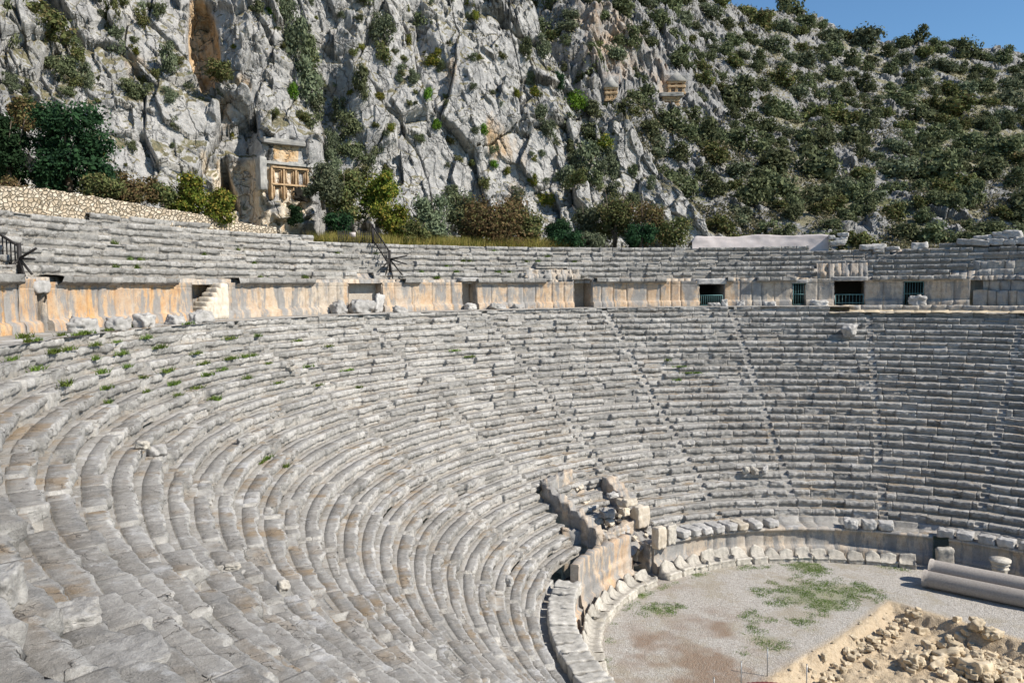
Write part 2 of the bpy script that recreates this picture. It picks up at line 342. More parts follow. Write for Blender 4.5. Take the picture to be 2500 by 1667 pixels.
def build_row(name, R, z, a0, a1, seed, rise, tread, parent, mat, gaps=(), stairs=True, ppx=1.1, wreck=.0, stair_list=None):
    a0, a1 = math.radians(a0), math.radians(a1)
    cols = theta_samples(R, z, a0, a1, ppx, seed)
    TH, B, G, RN = [], [], [], []
    for s, b, g, rn in cols:
        TH.append(np.concatenate([[s[0]-g/2], s, [s[-1]+g/2]])); k = len(s)+2
        B.append(np.full(k, b)); gg = np.zeros(k); gg[0] = gg[-1] = 1; G.append(gg); RN.append(np.repeat(rn[None], k, 0))
    TH, B, G, RN = map(np.concatenate, (TH, B, G, RN))
    keep = np.ones(len(TH), bool); keep[1:] = ~((G[1:] == 1) & (G[:-1] == 1)); TH, B, G, RN = TH[keep], B[keep], G[keep], RN[keep]
    # snap samples to stair edges
    rs = random.Random(seed); sl = [math.radians(a+rs.uniform(-.12, .12)) for a in (STAIRS if stair_list is None else stair_list) if rs.random() > (.06 if 95 < a < 200 else .2)]; hw = .22/R
    if stairs:
        add = [v for a in sl for v in (a-hw-.004/R, a-hw+.004/R, a+hw-.004/R, a+hw+.004/R) if TH[0] < v < TH[-1]]
        idx = np.searchsorted(TH, add); idx = np.clip(idx, 1, len(TH)-1)
        TH = np.concatenate([TH, add]); B = np.concatenate([B, B[idx]]); G = np.concatenate([G, np.zeros(len(add))]); RN = np.concatenate([RN, RN[idx]])
        o = np.argsort(TH, kind='stable'); TH, B, G, RN = TH[o], B[o], G[o], RN[o]
    n = len(TH); h = rise
    prof = np.array([[tread+.10, -.03, 0, 0], [tread+.0, .0, 0, 0], [.40, 0, 0, 0], [.385, -.045, 0, 0], [.37, 0, .05, 0], [.2, 0, .12, 0], [.07, 0, .45, 0], [.014, -.004, 1, 0], [-.014, -.028, 1, 0], [-.026, -.11, .6, 0], [-.022, -.19, .3, 0],
                     [-.004, -.245, .1, 0], [.055, -.262, 0, .25], [.066, -.32, 0, .45], [.06, -h-.03, 0, .6]])
    st = np.array([[tread+.10, -.03], [tread, 0], [.40, 0], [.385, 0], [.37, -0.0], [.34, -.01], [.325, -.05], [.32, -.12], [.315, -.195], [.20, -.2], [.08, -.2], [.02, -.205], [-.0, -.24], [0, -.30], [.0, -h-.03]])
    m = len(prof)
    r = np.repeat(prof[None, :, 0], n, 0); zz = np.repeat(prof[None, :, 1], n, 0)
    edge = np.repeat(prof[None, :, 2], n, 0); rec = np.repeat(prof[None, :, 3], n, 0)
    X, Y, _ = pt(R, TH, 0); X = X[:, None]+0*r; Y = Y[:, None]+0*r
    Pn = np.stack([X.ravel(), Y.ravel(), (z+zz).ravel()], 1)
    L = TH*R
    # ragged lower lip and broken nose
    c1 = np.stack([L*1.7, 0*L+seed, 0*L], 1); rag = fbm(c1, 3, seed); c2 = np.stack([L*.55, 0*L+seed*1.3, 0*L], 1); big = fbm(c2, 2, seed+5)
    lip = np.clip(rag*.9+big*.5, -1, 1)
    nose = np.clip(1.0 - 1.6*np.clip(RN[:, 0]-.72, 0, 1)*3 - 1.2*np.clip(big-.35, 0, 1)*2, -.9, 1.1)
    nb = np.array([0, 0, 0, 0, 0, 0, 0, .5, 1, 1, 1, .8, .2, 0, 0])
    r = r + (1-nose)[:, None]*nb[None]*.07 + lip[:, None]*nb[None]*.018
    lipw = np.array([0]*9+[.2, .7, 1, 1, .3, 0]); zz = zz + lip[:, None]*lipw[None]*.055
    # edge broken corners (chips)
    chip = np.clip(fbm(np.stack([L*2.6, 0*L+seed*2.1, 0*L], 1), 2, seed+9)-.42, 0, 1)*2.2*(RN[:, 3] < .6)
    cw = np.array([0, 0, 0, 0, 0, .1, .5, 1, .9, .5, .2, 0, 0, 0, 0]); r = r + chip[:, None]*cw[None]*.10; zz = zz - chip[:, None]*cw[None]*.12
    # V joints
    gj = G[:, None]*np.where(np.arange(m) < 13, 1, .3)[None]
    r = r + gj*.09; zz = zz - gj*np.where(np.arange(m) < 9, .05, 0)[None]
    # each stone settled a little differently
    sett = (RN[:, 1]-.5)*.035; oo = RN[:, 2]*2-1; out = np.sign(oo)*np.abs(oo)**2.6*.15
    zz = zz + sett[:, None]*np.where(np.arange(m) < 12, 1, .3)[None]; r = r + out[:, None]*np.where(np.arange(m) > 4, 1, .2)[None]
    fn = fbm(Pn*np.array([3.2, 3.2, 5])+3, 4, 11).reshape(n, m); fc, _ = facet(Pn*np.array([2.6, 2.6, 4.2]), 3, 1.5, .12); fc = fc.reshape(n, m); fd, _ = facet(Pn*8.5, 13, 1.4, .1); fd = fd.reshape(n, m)
    rw = np.array([0, .1, .1, .1, .1, .2, .4, .8, 1, 1.1, 1, .8, .35, .25, .2])
    r = r + rw[None]*(fn*.022+fc*.065+fd*.035); zz = zz + np.where(np.arange(m) < 8, 1, .5)[None]*(fn*.010+fc*.016+fd*.006)
    # wrecked stretches: whole stone sunk
    if wreck > 0:
        bad = RN[:, 4] < wreck; r = r + (bad[:, None]*nb[None])*.12; zz = zz - bad[:, None]*np.where((np.arange(m) > 3) & (np.arange(m) < 12), 1, 0)[None]*.09
    if stairs:
        for a in sl:
            q = np.abs(TH-a) < hw
            if q.any():
                w = 1.0; r[q] = st[None, :, 0]+fn[q]*.02+fc[q]*.015; zz[q] = st[None, :, 1]+fn[q]*.012; edge[q] = .1; rec[q] = .15
    base = np.array([[0, -1, 0]])
    th2 = TH[:, None]+0*r; RR = R+r+plan_off(th2)
    V = np.stack([CX+RR*np.cos(th2), CY+RR*np.sin(th2), z+zz], 2)
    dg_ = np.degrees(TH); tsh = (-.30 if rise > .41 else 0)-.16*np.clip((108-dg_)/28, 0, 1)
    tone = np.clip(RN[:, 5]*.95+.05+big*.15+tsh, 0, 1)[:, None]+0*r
    col = np.stack([tone, np.clip(edge+chip[:, None]*cw[None]*.5, 0, 1), rec], 2)
    # gaps: remove columns
    ok = np.ones(n-1, bool)
    for g0, g1 in gaps:
        mid = np.degrees((TH[1:]+TH[:-1])/2); ok &= ~((mid > g0) & (mid < g1))
    F = grid_faces(n, m); F = F.reshape(n-1, m-1, 4)[ok].reshape(-1, 4)
    uv = np.stack([th2*R, zz], 2).reshape(-1, 2)
    me = make_mesh(name, V.reshape(-1, 3), F, mat, col.reshape(-1, 3), uv)
    return link(name, me, parent)
low = thing('lower_seating', 'sweeping lower bank of grey stone seat rows curving round the orchestra', 'seating bank')
for k in range(29):
    gaps = []
    if k == 23: gaps = [(139.6, 142.2)]
    if k >= 24: gaps = [(125.2, 142.5+(k-24)*.85)]
    a0 = 14 if k > 0 else 75.2
    build_row('seat_row', R1-k*T, -k*RISE, a0, 254, 100+k, RISE, T if k else 3.6, low, M_SEAT, gaps, wreck=.07 if k < 14 else .03)
# footrest ledge, passage and podium top
def ring(name, prof, a0, a1, seed, parent, mat, step=.25, lmin=.8, lmax=1.5, rough=.02, jd=.03, org=0.0, tone=.3, smooth=False, closed=False, topmask=None, offs=None, drop=0.0):
    a0, a1 = math.radians(a0), math.radians(a1); R = prof[0][0]
    r_ = np.random.default_rng(seed); th = a0; TH, G, RN = [], [], []
    while th < a1-1e-6:
        e = min(a1, th+r_.uniform(lmin, lmax)/R)
        if a1-e < .3/R: e = a1
        n = max(3, int((e-th)*R/step)); g = .05/R; s = np.linspace(th+g/2, e-g/2, n); rn = r_.random(3)
        TH += [th]+list(s); G += [1]+[0]*n; RN += [rn]*(n+1); th = e
    TH.append(a1); G.append(0); RN.append(RN[-1]); TH, G, RN = np.array(TH), np.array(G, float), np.array(RN)
    prof = np.array(prof, float); n, m = len(TH), len(prof)
    th2 = TH[:, None]+np.zeros((1, m)); r = prof[None, :, 0]+0*th2; z = prof[None, :, 1]+0*th2
    s = plan_off(th2)
    P = np.stack([(CX+(r+s)*np.cos(th2)).ravel(), (CY+(r+s)*np.sin(th2)).ravel(), z.ravel()], 1)
    fn = fbm(P*3, 4, seed).reshape(n, m); fc, _ = facet(P*2.2, seed, 1.1); fc = fc.reshape(n, m)
    dr = np.gradient(prof[:, 0]); dz = np.gradient(prof[:, 1]); ln = np.hypot(dr, dz)+1e-9; nr, nz = dz/ln, -dr/ln   # any perpendicular
    d = rough*(fn+fc)+(RN[:, 1]-.5)[:, None]*rough*1.2
    r = r + d*np.abs(nr)[None] + G[:, None]*jd*np.abs(nr)[None]; z = z + d*.5*np.abs(nz)[None] - G[:, None]*jd*np.abs(nz)[None]*.7
    if offs is not None:
        o_r, o_z = offs(th2, r, z); r = r+o_r; z = z+o_z
    V = np.stack([CX+(r+s)*np.cos(th2), CY+(r+s)*np.sin(th2), z], 2)
    orgv = org(np.degrees(th2)) if callable(org) else org+0*th2
    col = np.stack([np.clip(tone+(RN[:, 2]-.45)[:, None]*1.3+0*th2, 0, 1), orgv, (topmask[None]+0*th2) if topmask is not None else 0*th2], 2)
    uv = np.stack([th2*R+G[:, None]*0, prof[None, :, 1]+0*th2], 2)
    F = grid_faces(n, m).reshape(n-1, m-1, 4)
    if drop: F = F[RN[:-1, 0] >= drop]
    return link(name, make_mesh(name, V.reshape(-1, 3), F.reshape(-1, 4), mat, col.reshape(n*m, -1), uv.reshape(-1, 2), smooth), parent)
def sub(prof, d=.25):
    out = [prof[0]]
    for a, b in zip(prof[:-1], prof[1:]):
        n = max(1, int(math.hypot(a[0]-b[0], a[1]-b[1])/d)); out += [(a[0]+(b[0]-a[0])*i/n, a[1]+(b[1]-a[1])*i/n) for i in range(1, n+1)]
    return out
FLOOR = -13.43; zB = -11.6
def walk(a0, a1, seed):
    ring('walkway_ledge', sub([(15.16, zB+.02), (14.98, zB-.0), (14.93, zB-.03), (14.91, zB-.24), (14.4, zB-.25), (13.75, zB-.26)], .3), a0, a1, seed, low, M_SEAT, tone=.5)
walk(14, 125.2, 900); walk(160.5, 254, 901)
pod = thing('podium_wall', 'low curved marble podium wall between the orchestra and the bottom seats', 'podium wall')
zt = zB-.26
def podium(a0, a1, seed, top=zt):
    P = [(14.5, top), (13.72, top), (13.62, top-.03), (13.62, top-.14), (13.74, top-.2), (13.8, top-.24), (13.8, top-.95), (13.74, top-1.0), (13.6, top-1.05), (13.55, top-1.2), (13.52, FLOOR-.1)]
    o = ring('podium_face', sub(P, .22), a0, a1, seed, pod, M_WALL, org=lambda d: .10+.5*np.clip((d-118)/20, 0, 1), tone=.25, rough=.025, jd=.018, lmin=.8, lmax=2.0, topmask=None)
    for a in (a0, a1):
        q = [ptv(R, a, z) for R, z in P]; q2 = q+[ptv(14.5, a, FLOOR-.1)]
        link('podium_end', make_mesh('podium_end', [tuple(v) for v in q2], [list(range(len(q2)))], M_WALL, np.zeros((len(q2), 3))), pod)
podium(14, 57.4, 910); podium(60.6, 127.8, 911); podium(159.5, 254, 912)

# ------------------------------------------------------------------ individual blocks
def block_thing(name, size, loc, rz, label, cat, mat=M_BLOCK, group=None, tilt=(0, 0), n=9, rough=.06, pw=9, seed=0, taper=0):
    V, F = stone(size, seed, n, rough, pw, taper); me = make_mesh(name, V, F, mat)
    o = link(name, me, loc=loc, rot=(tilt[0], tilt[1], rz)); return tag(o, label, cat, group)
def face_in(thdeg): return math.radians(thdeg)-math.pi/2     # local +y points outwards from the centre
# slabs on the podium: left run (contiguous), right runs
run_left = [163.9+i*3.35 for i in range(20)]
ordn = ['topmost', 'second from the top', 'third from the top', 'fourth from the top', 'fifth from the top', 'sixth from the top', 'seventh from the top', 'eighth from the top', 'ninth from the top', 'tenth from the top', 'eleventh from the top', 'twelfth from the top']
for i, a in enumerate(run_left[:14]):
    lb = 'long flat limestone slab on the left podium, %s of the stair-like run' % ordn[i] if i < 12 else 'long flat limestone slab at the lower end of the left podium run'
    block_thing('podium_slab', (.70, 1.10, .44+.05*random.random()), ptv(14.05, a, zt-.01), face_in(a)+random.uniform(-.03, .03), lb, 'stone slab', M_PALE, 'flat slabs along the left podium', seed=300+i, rough=.07, n=14, pw=16, tilt=(random.uniform(-.04, .04), random.uniform(-.09, .09)))
xr = [(1645, 1318), (1671, 1308), (1693, 1301), (1718, 1296), (1745, 1291), (1774, 1286), (1810, 1288), (1850, 1289), (1890, 1286)]
xr_lab = ['leftmost of the long blocks lying across the podium, beside the tall upright', 'second long block from the left on the podium rim', 'third long block from the left on the podium rim', 'fourth long block from the left on the podium rim', 'fifth long block from the left on the podium rim', 'sixth long block from the left on the podium rim', 'yellowish long block with a buff end face on the podium rim', 'grey long block just right of the yellowish one on the podium rim', 'short round-ended block at the right end of the podium block run']
for i, (x, y) in enumerate(xr):
    R, th = polar(at_z(x, y, zt+.1)); a = math.degrees(th)
    block_thing('podium_block', (.62, 1.15 if i < 8 else .8, .38), ptv(14.05, a, zt), face_in(a)+.12, xr_lab[i], 'stone block', M_WARM if i == 6 else M_BLOCK, 'blocks laid across the podium rim', seed=330+i, n=12, rough=.07)
for i, (x, y) in enumerate([(2078, 1285), (2122, 1286), (2163, 1290)]):
    R, th = polar(at_z(x, y, zt+.1)); a = math.degrees(th)
    block_thing('podium_block', (.72, .75, .46), ptv(13.95, a, zt), face_in(a)+random.uniform(-.1, .1), ['left', 'middle', 'right'][i]+' one of the three separate cubic blocks standing on the podium rim', 'stone block', M_BLOCK, 'three cubic blocks on the podium', seed=350+i, n=12, rough=.08)
for i, (x, y) in enumerate([(2305, 1315), (2350, 1322), (2398, 1333), (2440, 1344), (2485, 1356)]):
    R, th = polar(at_z(x, y, zt+.1)); a = math.degrees(th)
    block_thing('podium_block', (.80, .7, .40), ptv(13.95, a, zt), face_in(a), ['first', 'second', 'third', 'fourth', 'fifth'][i]+' from the left of the thick blocks on the podium at the right edge', 'stone block', M_BLOCK, 'thick blocks on the right podium', seed=360+i, n=12, rough=.07)

# ------------------------------------------------------------------ ruined vomitory in the middle
vom = thing('ruined_passage', 'collapsed rubble-walled passage breaking through the lowest seat rows', 'ruined passage')
def rough_wall(name, p0, p1, z_bot, z0, z1, thick, seed, parent, mat, steps=0, step=.12, org=.2):
    """rubble wall between two plan points; top runs z0 -> z1"""
    p0, p1 = np.array(p0[:2]), np.array(p1[:2]); L = np.linalg.norm(p1-p0); d = (p1-p0)/L; nrm = np.array([-d[1], d[0]])
    n = max(4, int(L/step)); s = np.linspace(0, 1, n+1); hz = max(3, int((max(z0, z1)-z_bot)/step))
    ring_ = []
    w = np.linspace(0, 1, hz+1); tt = np.linspace(-.5, .5, max(3, int(thick/step))+1)
    P = []
    for si in s:
        top = z0+(z1-z0)*si
        if steps: top = z0+(z1-z0)*(math.floor(si*steps)/steps)
        c = p0+d*L*si
        col_ = [(*(c-nrm*thick/2), z_bot+(top-z_bot)*q) for q in w]+[(*(c+nrm*thick*q), top) for q in tt[1:-1]]+[(*(c+nrm*thick/2), z_bot+(top-z_bot)*q) for q in w[::-1]]
        P.append(col_)
    P = np.array(P); nr, nc = P.shape[:2]; Q = P.reshape(-1, 3); v, b = facet(Q*np.array([3.3, 3.3, 4.2]), seed, 1.0, .15); f = fbm(Q*4, 3, seed)
    mx = np.concatenate([-np.ones(len(w)), np.zeros(len(tt)-2), np.ones(len(w))]); mz = np.concatenate([np.zeros(len(w)), np.ones(len(tt)-2), np.zeros(len(w))]); mz[len(w)-1] = mz[len(w)+len(tt)-2] = .7
    disp = (.10*v+.05*f-.05*np.clip(.12-b, 0, 1)/.12).reshape(nr, nc)
    P[:, :, :2] += (disp*mx[None])[..., None]*nrm; P[:, :, 2] += disp*1.5*mz[None]
    F = list(map(list, grid_faces(nr, nc)))+[list(range(nc))[::-1], [(nr-1)*nc+i for i in range(nc)]]
    tn = (h3(*(np.floor(Q.T*3).astype(np.int64)), 4)); col = np.stack([tn*.5, np.full(len(Q), org), 0*tn], 1)
    me = make_mesh(name, P.reshape(-1, 3), F, mat, col, Q[:, [0, 2]]); return link(name, me, parent)
def pw(th, R): v = ptv(R, th, 0); return (v.x, v.y)
rough_wall('rubble_wall', (1.75, 43.55), (4.3, 41.1), -13.2, -8.85, -10.6, .5, 21, vom, M_WALL, steps=6)
rough_wall('rubble_wall', pw(139.4, 15.6), pw(136.8, 14.2), -13.2, -10.7, -11.35, .6, 27, vom, M_WALL)
rough_wall('rubble_wall', pw(145.2, 16.3), pw(138.6, 14.75), -13.2, -10.45, -11.1, .4, 22, vom, M_WALL)
rough_wall('rubble_wall', pw(140.4, 18.35), pw(132.2, 18.9), -10.6, -8.7, -8.55, .5, 23, vom, M_WALL)
rough_wall('rubble_wall', pw(125.6, 18.0), pw(126.3, 15.9), -12.5, -9.1, -10.1, .8, 24, vom, M_WALL, steps=4)
rough_wall('rubble_wall', pw(138.2, 15.3), pw(127.2, 15.5), -12.8, -11.2, -10.9, .45, 25, vom, M_WALL)
# rubble fill between the walls
def fill_patch(name, th0, th1, Ra, Rb, zf, seed, parent, mat, amp=.25):
    a = np.radians(np.linspace(th0, th1, 60)); Rr = np.linspace(Ra, Rb, 50); A, Q = np.meshgrid(a, Rr, indexing='ij')
    X, Y, _ = pt(Q, A, 0); P = np.stack([X.ravel(), Y.ravel(), 0*X.ravel()], 1); v, b = facet(P*2.4, seed, 1.2); f = fbm(P*3, 4, seed)
    Z = zf(np.degrees(A), Q)+(amp*v+amp*.5*f).reshape(A.shape)
    col = np.stack([.2+.4*h3(*(np.floor(P.T*3).astype(np.int64)), 9), np.full(len(P), .15), 0*f], 1)
    link(name, grid_mesh(name, np.stack([X, Y, Z], 2), mat, col, np.stack([X, Y], 2)), parent)
fill_patch('rubble_core', 124.6, 142.0, 14.3, 18.9, lambda d, R: -9.55-(18.6-R)*.62, 41, vom, M_WALL)
fill_patch('pit_floor', 131, 161, 13.9, 15.6, lambda d, R: -12.75+0*R, 42, vom, M_DARK, .1)  # pit darkness painted into the floor colour
rows_in = [(17.35, -9.75, 128.5, 139.0), (16.75, -10.12, 128.5, 138.6), (16.15, -10.5, 129, 138.2)]
for i, (R, z, a, b) in enumerate(rows_in): build_row('inner_seat_row', R, z, a, b, 60+i, RISE, T, vom, M_SEAT, stairs=False)
# standing slab wall on the orchestra side
def slab_top(th2, r, z): 
    d = np.degrees(th2); return 0*r, np.where(z > zt-.3, .08*np.sin(d*1.9)+.06*np.sin(d*4.3), 0)
ring('standing_slabs', sub([(14.22, -12.9), (14.22, -11.0), (14.18, -10.95), (13.88, -10.95), (13.84, -11.0), (13.84, -12.1), (13.76, -12.14), (13.76, -12.75), (13.6, -12.85), (13.55, -13.5)], .2), 135.2, 158.9, 933, vom, M_WALL, org=lambda d: .35+.3*np.clip((148-d)/8, 0, 1), tone=.05, lmin=.8, lmax=1.3, offs=slab_top, rough=.03, jd=.02)
for a, top in ((135.2, -10.95), (158.9, -10.95)):
    q = [ptv(14.22, a, -12.9), ptv(14.22, a, top), ptv(13.84, a, top), ptv(13.84, a, -12.1), ptv(13.76, a, -12.14), ptv(13.55, a, -13.5), ptv(14.22, a, -13.5)]
    link('slab_end', make_mesh('slab_end', [tuple(v) for v in q], [list(range(len(q)))], M_WALL, np.zeros((len(q), 3))), vom)
# the two passage reveals
rough_wall('passage_reveal', pw(128.0, 15.4), pw(127.9, 13.9), -13.5, -11.9, -11.9, .3, 28, vom, M_WALL)
# uprights and loose pieces round the passage
def px_block(name, x, y, z, size, label, cat='stone block', rz=None, mat=M_BLOCK, **k):
    P = at_z(x, y, z); R, th = polar(P)
    return block_thing(name, size, (P.x, P.y, z-.03), (th-math.pi/2) if rz is None else rz, label, cat, mat, **k)
px_block('standing_block', 1609, 1336, zt, (.66, .5, 1.15), 'left of the two upright marble blocks beside the collapsed passage', mat=M_WARM, seed=71, rough=.06, n=12, group='upright blocks by the passage')
px_block('standing_block', 1634, 1326, zt, (.62, .5, 1.05), 'right, rounder one of the two upright marble blocks beside the collapsed passage', mat=M_MARBLE, seed=72, rough=.08, n=12, group='upright blocks by the passage')
px_block('gate_pier', 1562, 1283, -11.35, (.85, .7, 1.15), 'tall squared pier of two stones at the right end of the passage rubble', 'stone pier', mat=M_WARM, seed=73, rough=.05, n=12)
for i, (x, y, z, s, lb) in enumerate([(1480, 1262, -10.6, (.8, .5, .45), 'tilted grey block lying inside the ruined passage'), (1522, 1255, -10.6, (.5, .5, .4), 'small squared block on the right side of the passage rubble'), (1495, 1213, -9.5, (.6, .35, .25), 'flat broken piece on the upper inner row of the passage'),
    (1530, 1232, -9.75, (.9, .7, .35), 'broad broken slab crowning the passage rubble'), (1460, 1275, -10.9, (.5, .4, .3), 'small pale stone in the middle of the passage rubble'), (1490, 1280, -10.95, (.45, .4, .3), 'rounded stone beside the pale one in the passage rubble'),
    (1515, 1302, -11.5, (1.0, .45, .4), 'curved leaning fragment above the passage mouth'), (1552, 1365, -13.0, (.5, .5, 1.1), 'narrow carved jamb stone at the foot of the passage mouth')]):
    px_block('broken_block', x, y, z, s, lb, mat=M_WARM if i % 2 else M_BLOCK, seed=80+i, rough=.13, tilt=(random.uniform(-.15, .15), random.uniform(-.15, .15)), n=11)
r_ = np.random.default_rng(5)
protoV = [stone((1, .8, .6), 500+i, 8, .11, 12) for i in range(8)]
PROTO = [make_mesh('rubble_stone', v, f, M_RUB) for v, f in protoV]; PROTO_G = [make_mesh('fallen_stone', v, f, M_WARM) for v, f in protoV]
for i in range(46):
    a = r_.uniform(126, 141); R = r_.uniform(14.6, 18.6); zz = -9.5-(18.6-R)*.62+.05
    s = r_.uniform(.16, .42); o = link('fallen_stone', PROTO_G[i % 8], loc=ptv(R, a, zz), rot=tuple(r_.uniform(0, 6, 3)*np.array([.15, .15, 1])), scale=(s, s, s))
    tag(o, 'small pale rubble stone lying loose in the collapsed passage', 'rubble stone', 'loose stones of the collapsed passage')

# ------------------------------------------------------------------ thrones
def throne_mesh(seed, w=.86, hgt=.86, peaked=True):
    r = np.random.default_rng(seed); ns = 17; s = np.linspace(-1, 1, ns)
    prof = [(-.40, 0), (-.42, .12), (-.36, .24), (-.44, .34), (-.42, .40), (-.30, .405), (-.15, .38), (-.02, .385), (.08, .43), (.16, .55), (.20, .7), (.24, .85), (.29, .93), (.35, .90), (.37, .7), (.38, .4), (.38, 0)]
    prof = np.array(prof); m = len(prof); P = np.zeros((ns, m, 3))
    pk = r.uniform(-.4, .4); lean = r.uniform(.35, .75) if peaked else .12
    for i, q in enumerate(s):
        top = 1-lean*abs(q-pk)**1.3
        z = prof[:, 1].copy(); hi = z > .42; z[hi] = .42+(z[hi]-.42)*max(.15, top)
        P[i, :, 0] = q*w/2*(1-.10*(z/.9)**2); P[i, :, 1] = prof[:, 0]; P[i, :, 2] = z*hgt/.93
        arm = max(0, abs(q)-.72)/.28
        if not peaked: P[i, 4:9, 2] += arm*.16
    Q = P.reshape(-1, 3); f = fbm(Q*4+seed, 4, seed); v, _ = facet(Q*3+seed, seed, 1.2); ctr = np.array([0, .1, .35]); d = Q-ctr; d /= np.linalg.norm(d, axis=1)[:, None]
    Q = Q+d*(.035*f+.05*v)[:, None]; Q[:, 2] = np.maximum(Q[:, 2], -.05)
    F = list(map(list, grid_faces(ns, m, True)))+[list(range(m)), [(ns-1)*m+i for i in range(m)][::-1]]
    return make_mesh('throne', Q, F, M_MARBLE)
TM = [throne_mesh(i) for i in range(4)]+[throne_mesh(9, peaked=False), throne_mesh(10, peaked=False)]
a = 200.0; i = 0; ths = []
while a > 63:
    w = random.uniform(.85, 1.12)
    if not (128.6 < a < 132.5): ths.append((a, w))
    a -= math.degrees((w*.9+.04)/12.75)
nums = ['first', 'second', 'third', 'fourth', 'fifth', 'sixth', 'seventh', 'eighth', 'ninth', 'tenth', 'eleventh', 'twelfth', 'thirteenth', 'fourteenth', 'fifteenth', 'sixteenth', 'seventeenth', 'eighteenth', 'nineteenth', 'twentieth', 'last', 'last', 'last']
nl = [t_[0] for t_ in ths if t_[0] > 130][::-1]; nr_s = [t_[0] for t_ in ths if t_[0] <= 130]
for i, (a, w) in enumerate(ths):
    k = i % 6 if a > 128 else (i*5+1) % 6; px = 'left' if a > 150 else ('beside the passage' if a > 120 else 'far side')
    low_h = 1.0 if a > 100 else .72
    o = link('throne', TM[k], loc=ptv(12.85+random.uniform(-.06, .06), a, FLOOR-.02), rot=(random.uniform(-.04, .04), random.uniform(-.04, .04), face_in(a)+random.uniform(-.06, .06)), scale=(w, 1.0, low_h*random.uniform(.9, 1.1)))
    n_ = {True: 'worn marble seat of honour number'}
    pos = 'on the near left of the orchestra edge' if a > 165 else 'below the tall standing slabs' if a > 134 else 'just right of the passage' if a > 104 else 'on the far side by the weeds' if a > 82 else 'toward the fallen columns'
    shape = 'with a peaked broken back' if k < 4 else 'with a wide rounded back'
    pos = ('%s seat left of the passage mouth' % nums[nl.index(a)]) if a > 130 else ('%s seat right of the passage mouth' % nums[nr_s.index(a)])
    tag(o, 'worn marble throne %s, %s' % (shape, pos), 'marble seat', 'seats of honour round the orchestra')

# ------------------------------------------------------------------ diazoma wall and openings
def org_fn(d): return np.clip((d-140)/25, 0, 1)*.95+np.where((d > 108) & (d <= 140), .45, .0)+np.where((d > 85) & (d <= 108), .5, 0)*1.0+.08*(d <= 85)
def diazoma_wall(x0, x1, label, cornice=True, seed=0, h=2.0, c0=None, c1=None):
    a0, a1 = th_at(x1), th_at(x0)
    t = thing('diazoma_wall', label, 'wall', group='wall stretches behind the upper walkway')
    P = [(34.70, -.1), (34.72, .02), (34.74, .30), (34.82, .42), (34.97, .46), (34.99, .5), (35.0, 1.0), (35.0, 1.68), (34.99, 1.71), (35.03, 1.74), (35.0, 1.77), (35.0, h)]
    if not cornice: P += [(35.0, h+.02), (35.5, h+.03)]
    ring('wall_face', sub(P, .22), a0, a1, 600+seed, t, M_WALL, step=.12, org=org_fn, tone=.12, rough=.034, jd=.065, lmin=.7, lmax=1.7)
    for a in (a0, a1):
        q = [ptv(R, a, z) for R, z in P]+[ptv(36.2, a, h), ptv(36.2, a, -.1)]
        link('wall_end', make_mesh('wall_end', [tuple(v) for v in q], [list(range(len(q)))], M_WALL, np.tile([.6, .1, 0], (len(q), 1))), t)
    if cornice:
        C = [(35.02, h-.14), (34.93, h-.13), (34.80, h-.05), (34.66, h-.02), (34.64, h+.02), (34.63, h+.22), (34.68, h+.26), (35.2, h+.27), (35.8, h+.27)]
        ring('cornice', sub(C, .15), th_at(c1 or x1), th_at(c0 or x0), 640+seed, t, M_SEAT, step=.12, tone=.0, drop=.16, rough=.085, jd=.10, lmin=.7, lmax=1.2)
    return t
walls = [(-260, 45, 'orange-stained wall stretch with cornice at the extreme left of the upper walkway', True, None, None),
 (45, 90, 'narrow set-back orange wall strip left of the dark doorway', False, None, None),
 (115, 470, 'long orange-stained wall stretch with heavy dark cornice left of the little stairs', True, 138, 425),
 (545, 850, 'orange and grey streaked wall stretch with cornice right of the little stairs', True, 575, 785),
 (934, 1128, 'pale plain wall stretch behind the fallen boulders', True, 985, 1023),
 (1166, 1400, 'pale cream wall stretch with thin cornice between two dark gaps', True, 1163, 1330),
 (1447, 1706, 'smooth buff wall stretch with cornice left of the dark doorway', True, 1455, 1625),
 (1770, 1933, 'buff and grey wall stretch between the dark doorway and the narrow gate', True, 1775, 1975),
 (1968, 2036, 'short grey wall stretch right of the narrow gate', False, None, None),
 (2112, 2205, 'shaded grey wall stretch left of the wide green gate', True, 2130, 2280),
 (2257, 2368, 'shaded grey wall stretch right of the wide green gate', True, 2280, 2350)]
for i, (x0, x1, lb, c, c0, c1) in enumerate(walls): diazoma_wall(x0, x1, lb, c, i, 2.0 if c else 2.1, c0, c1)
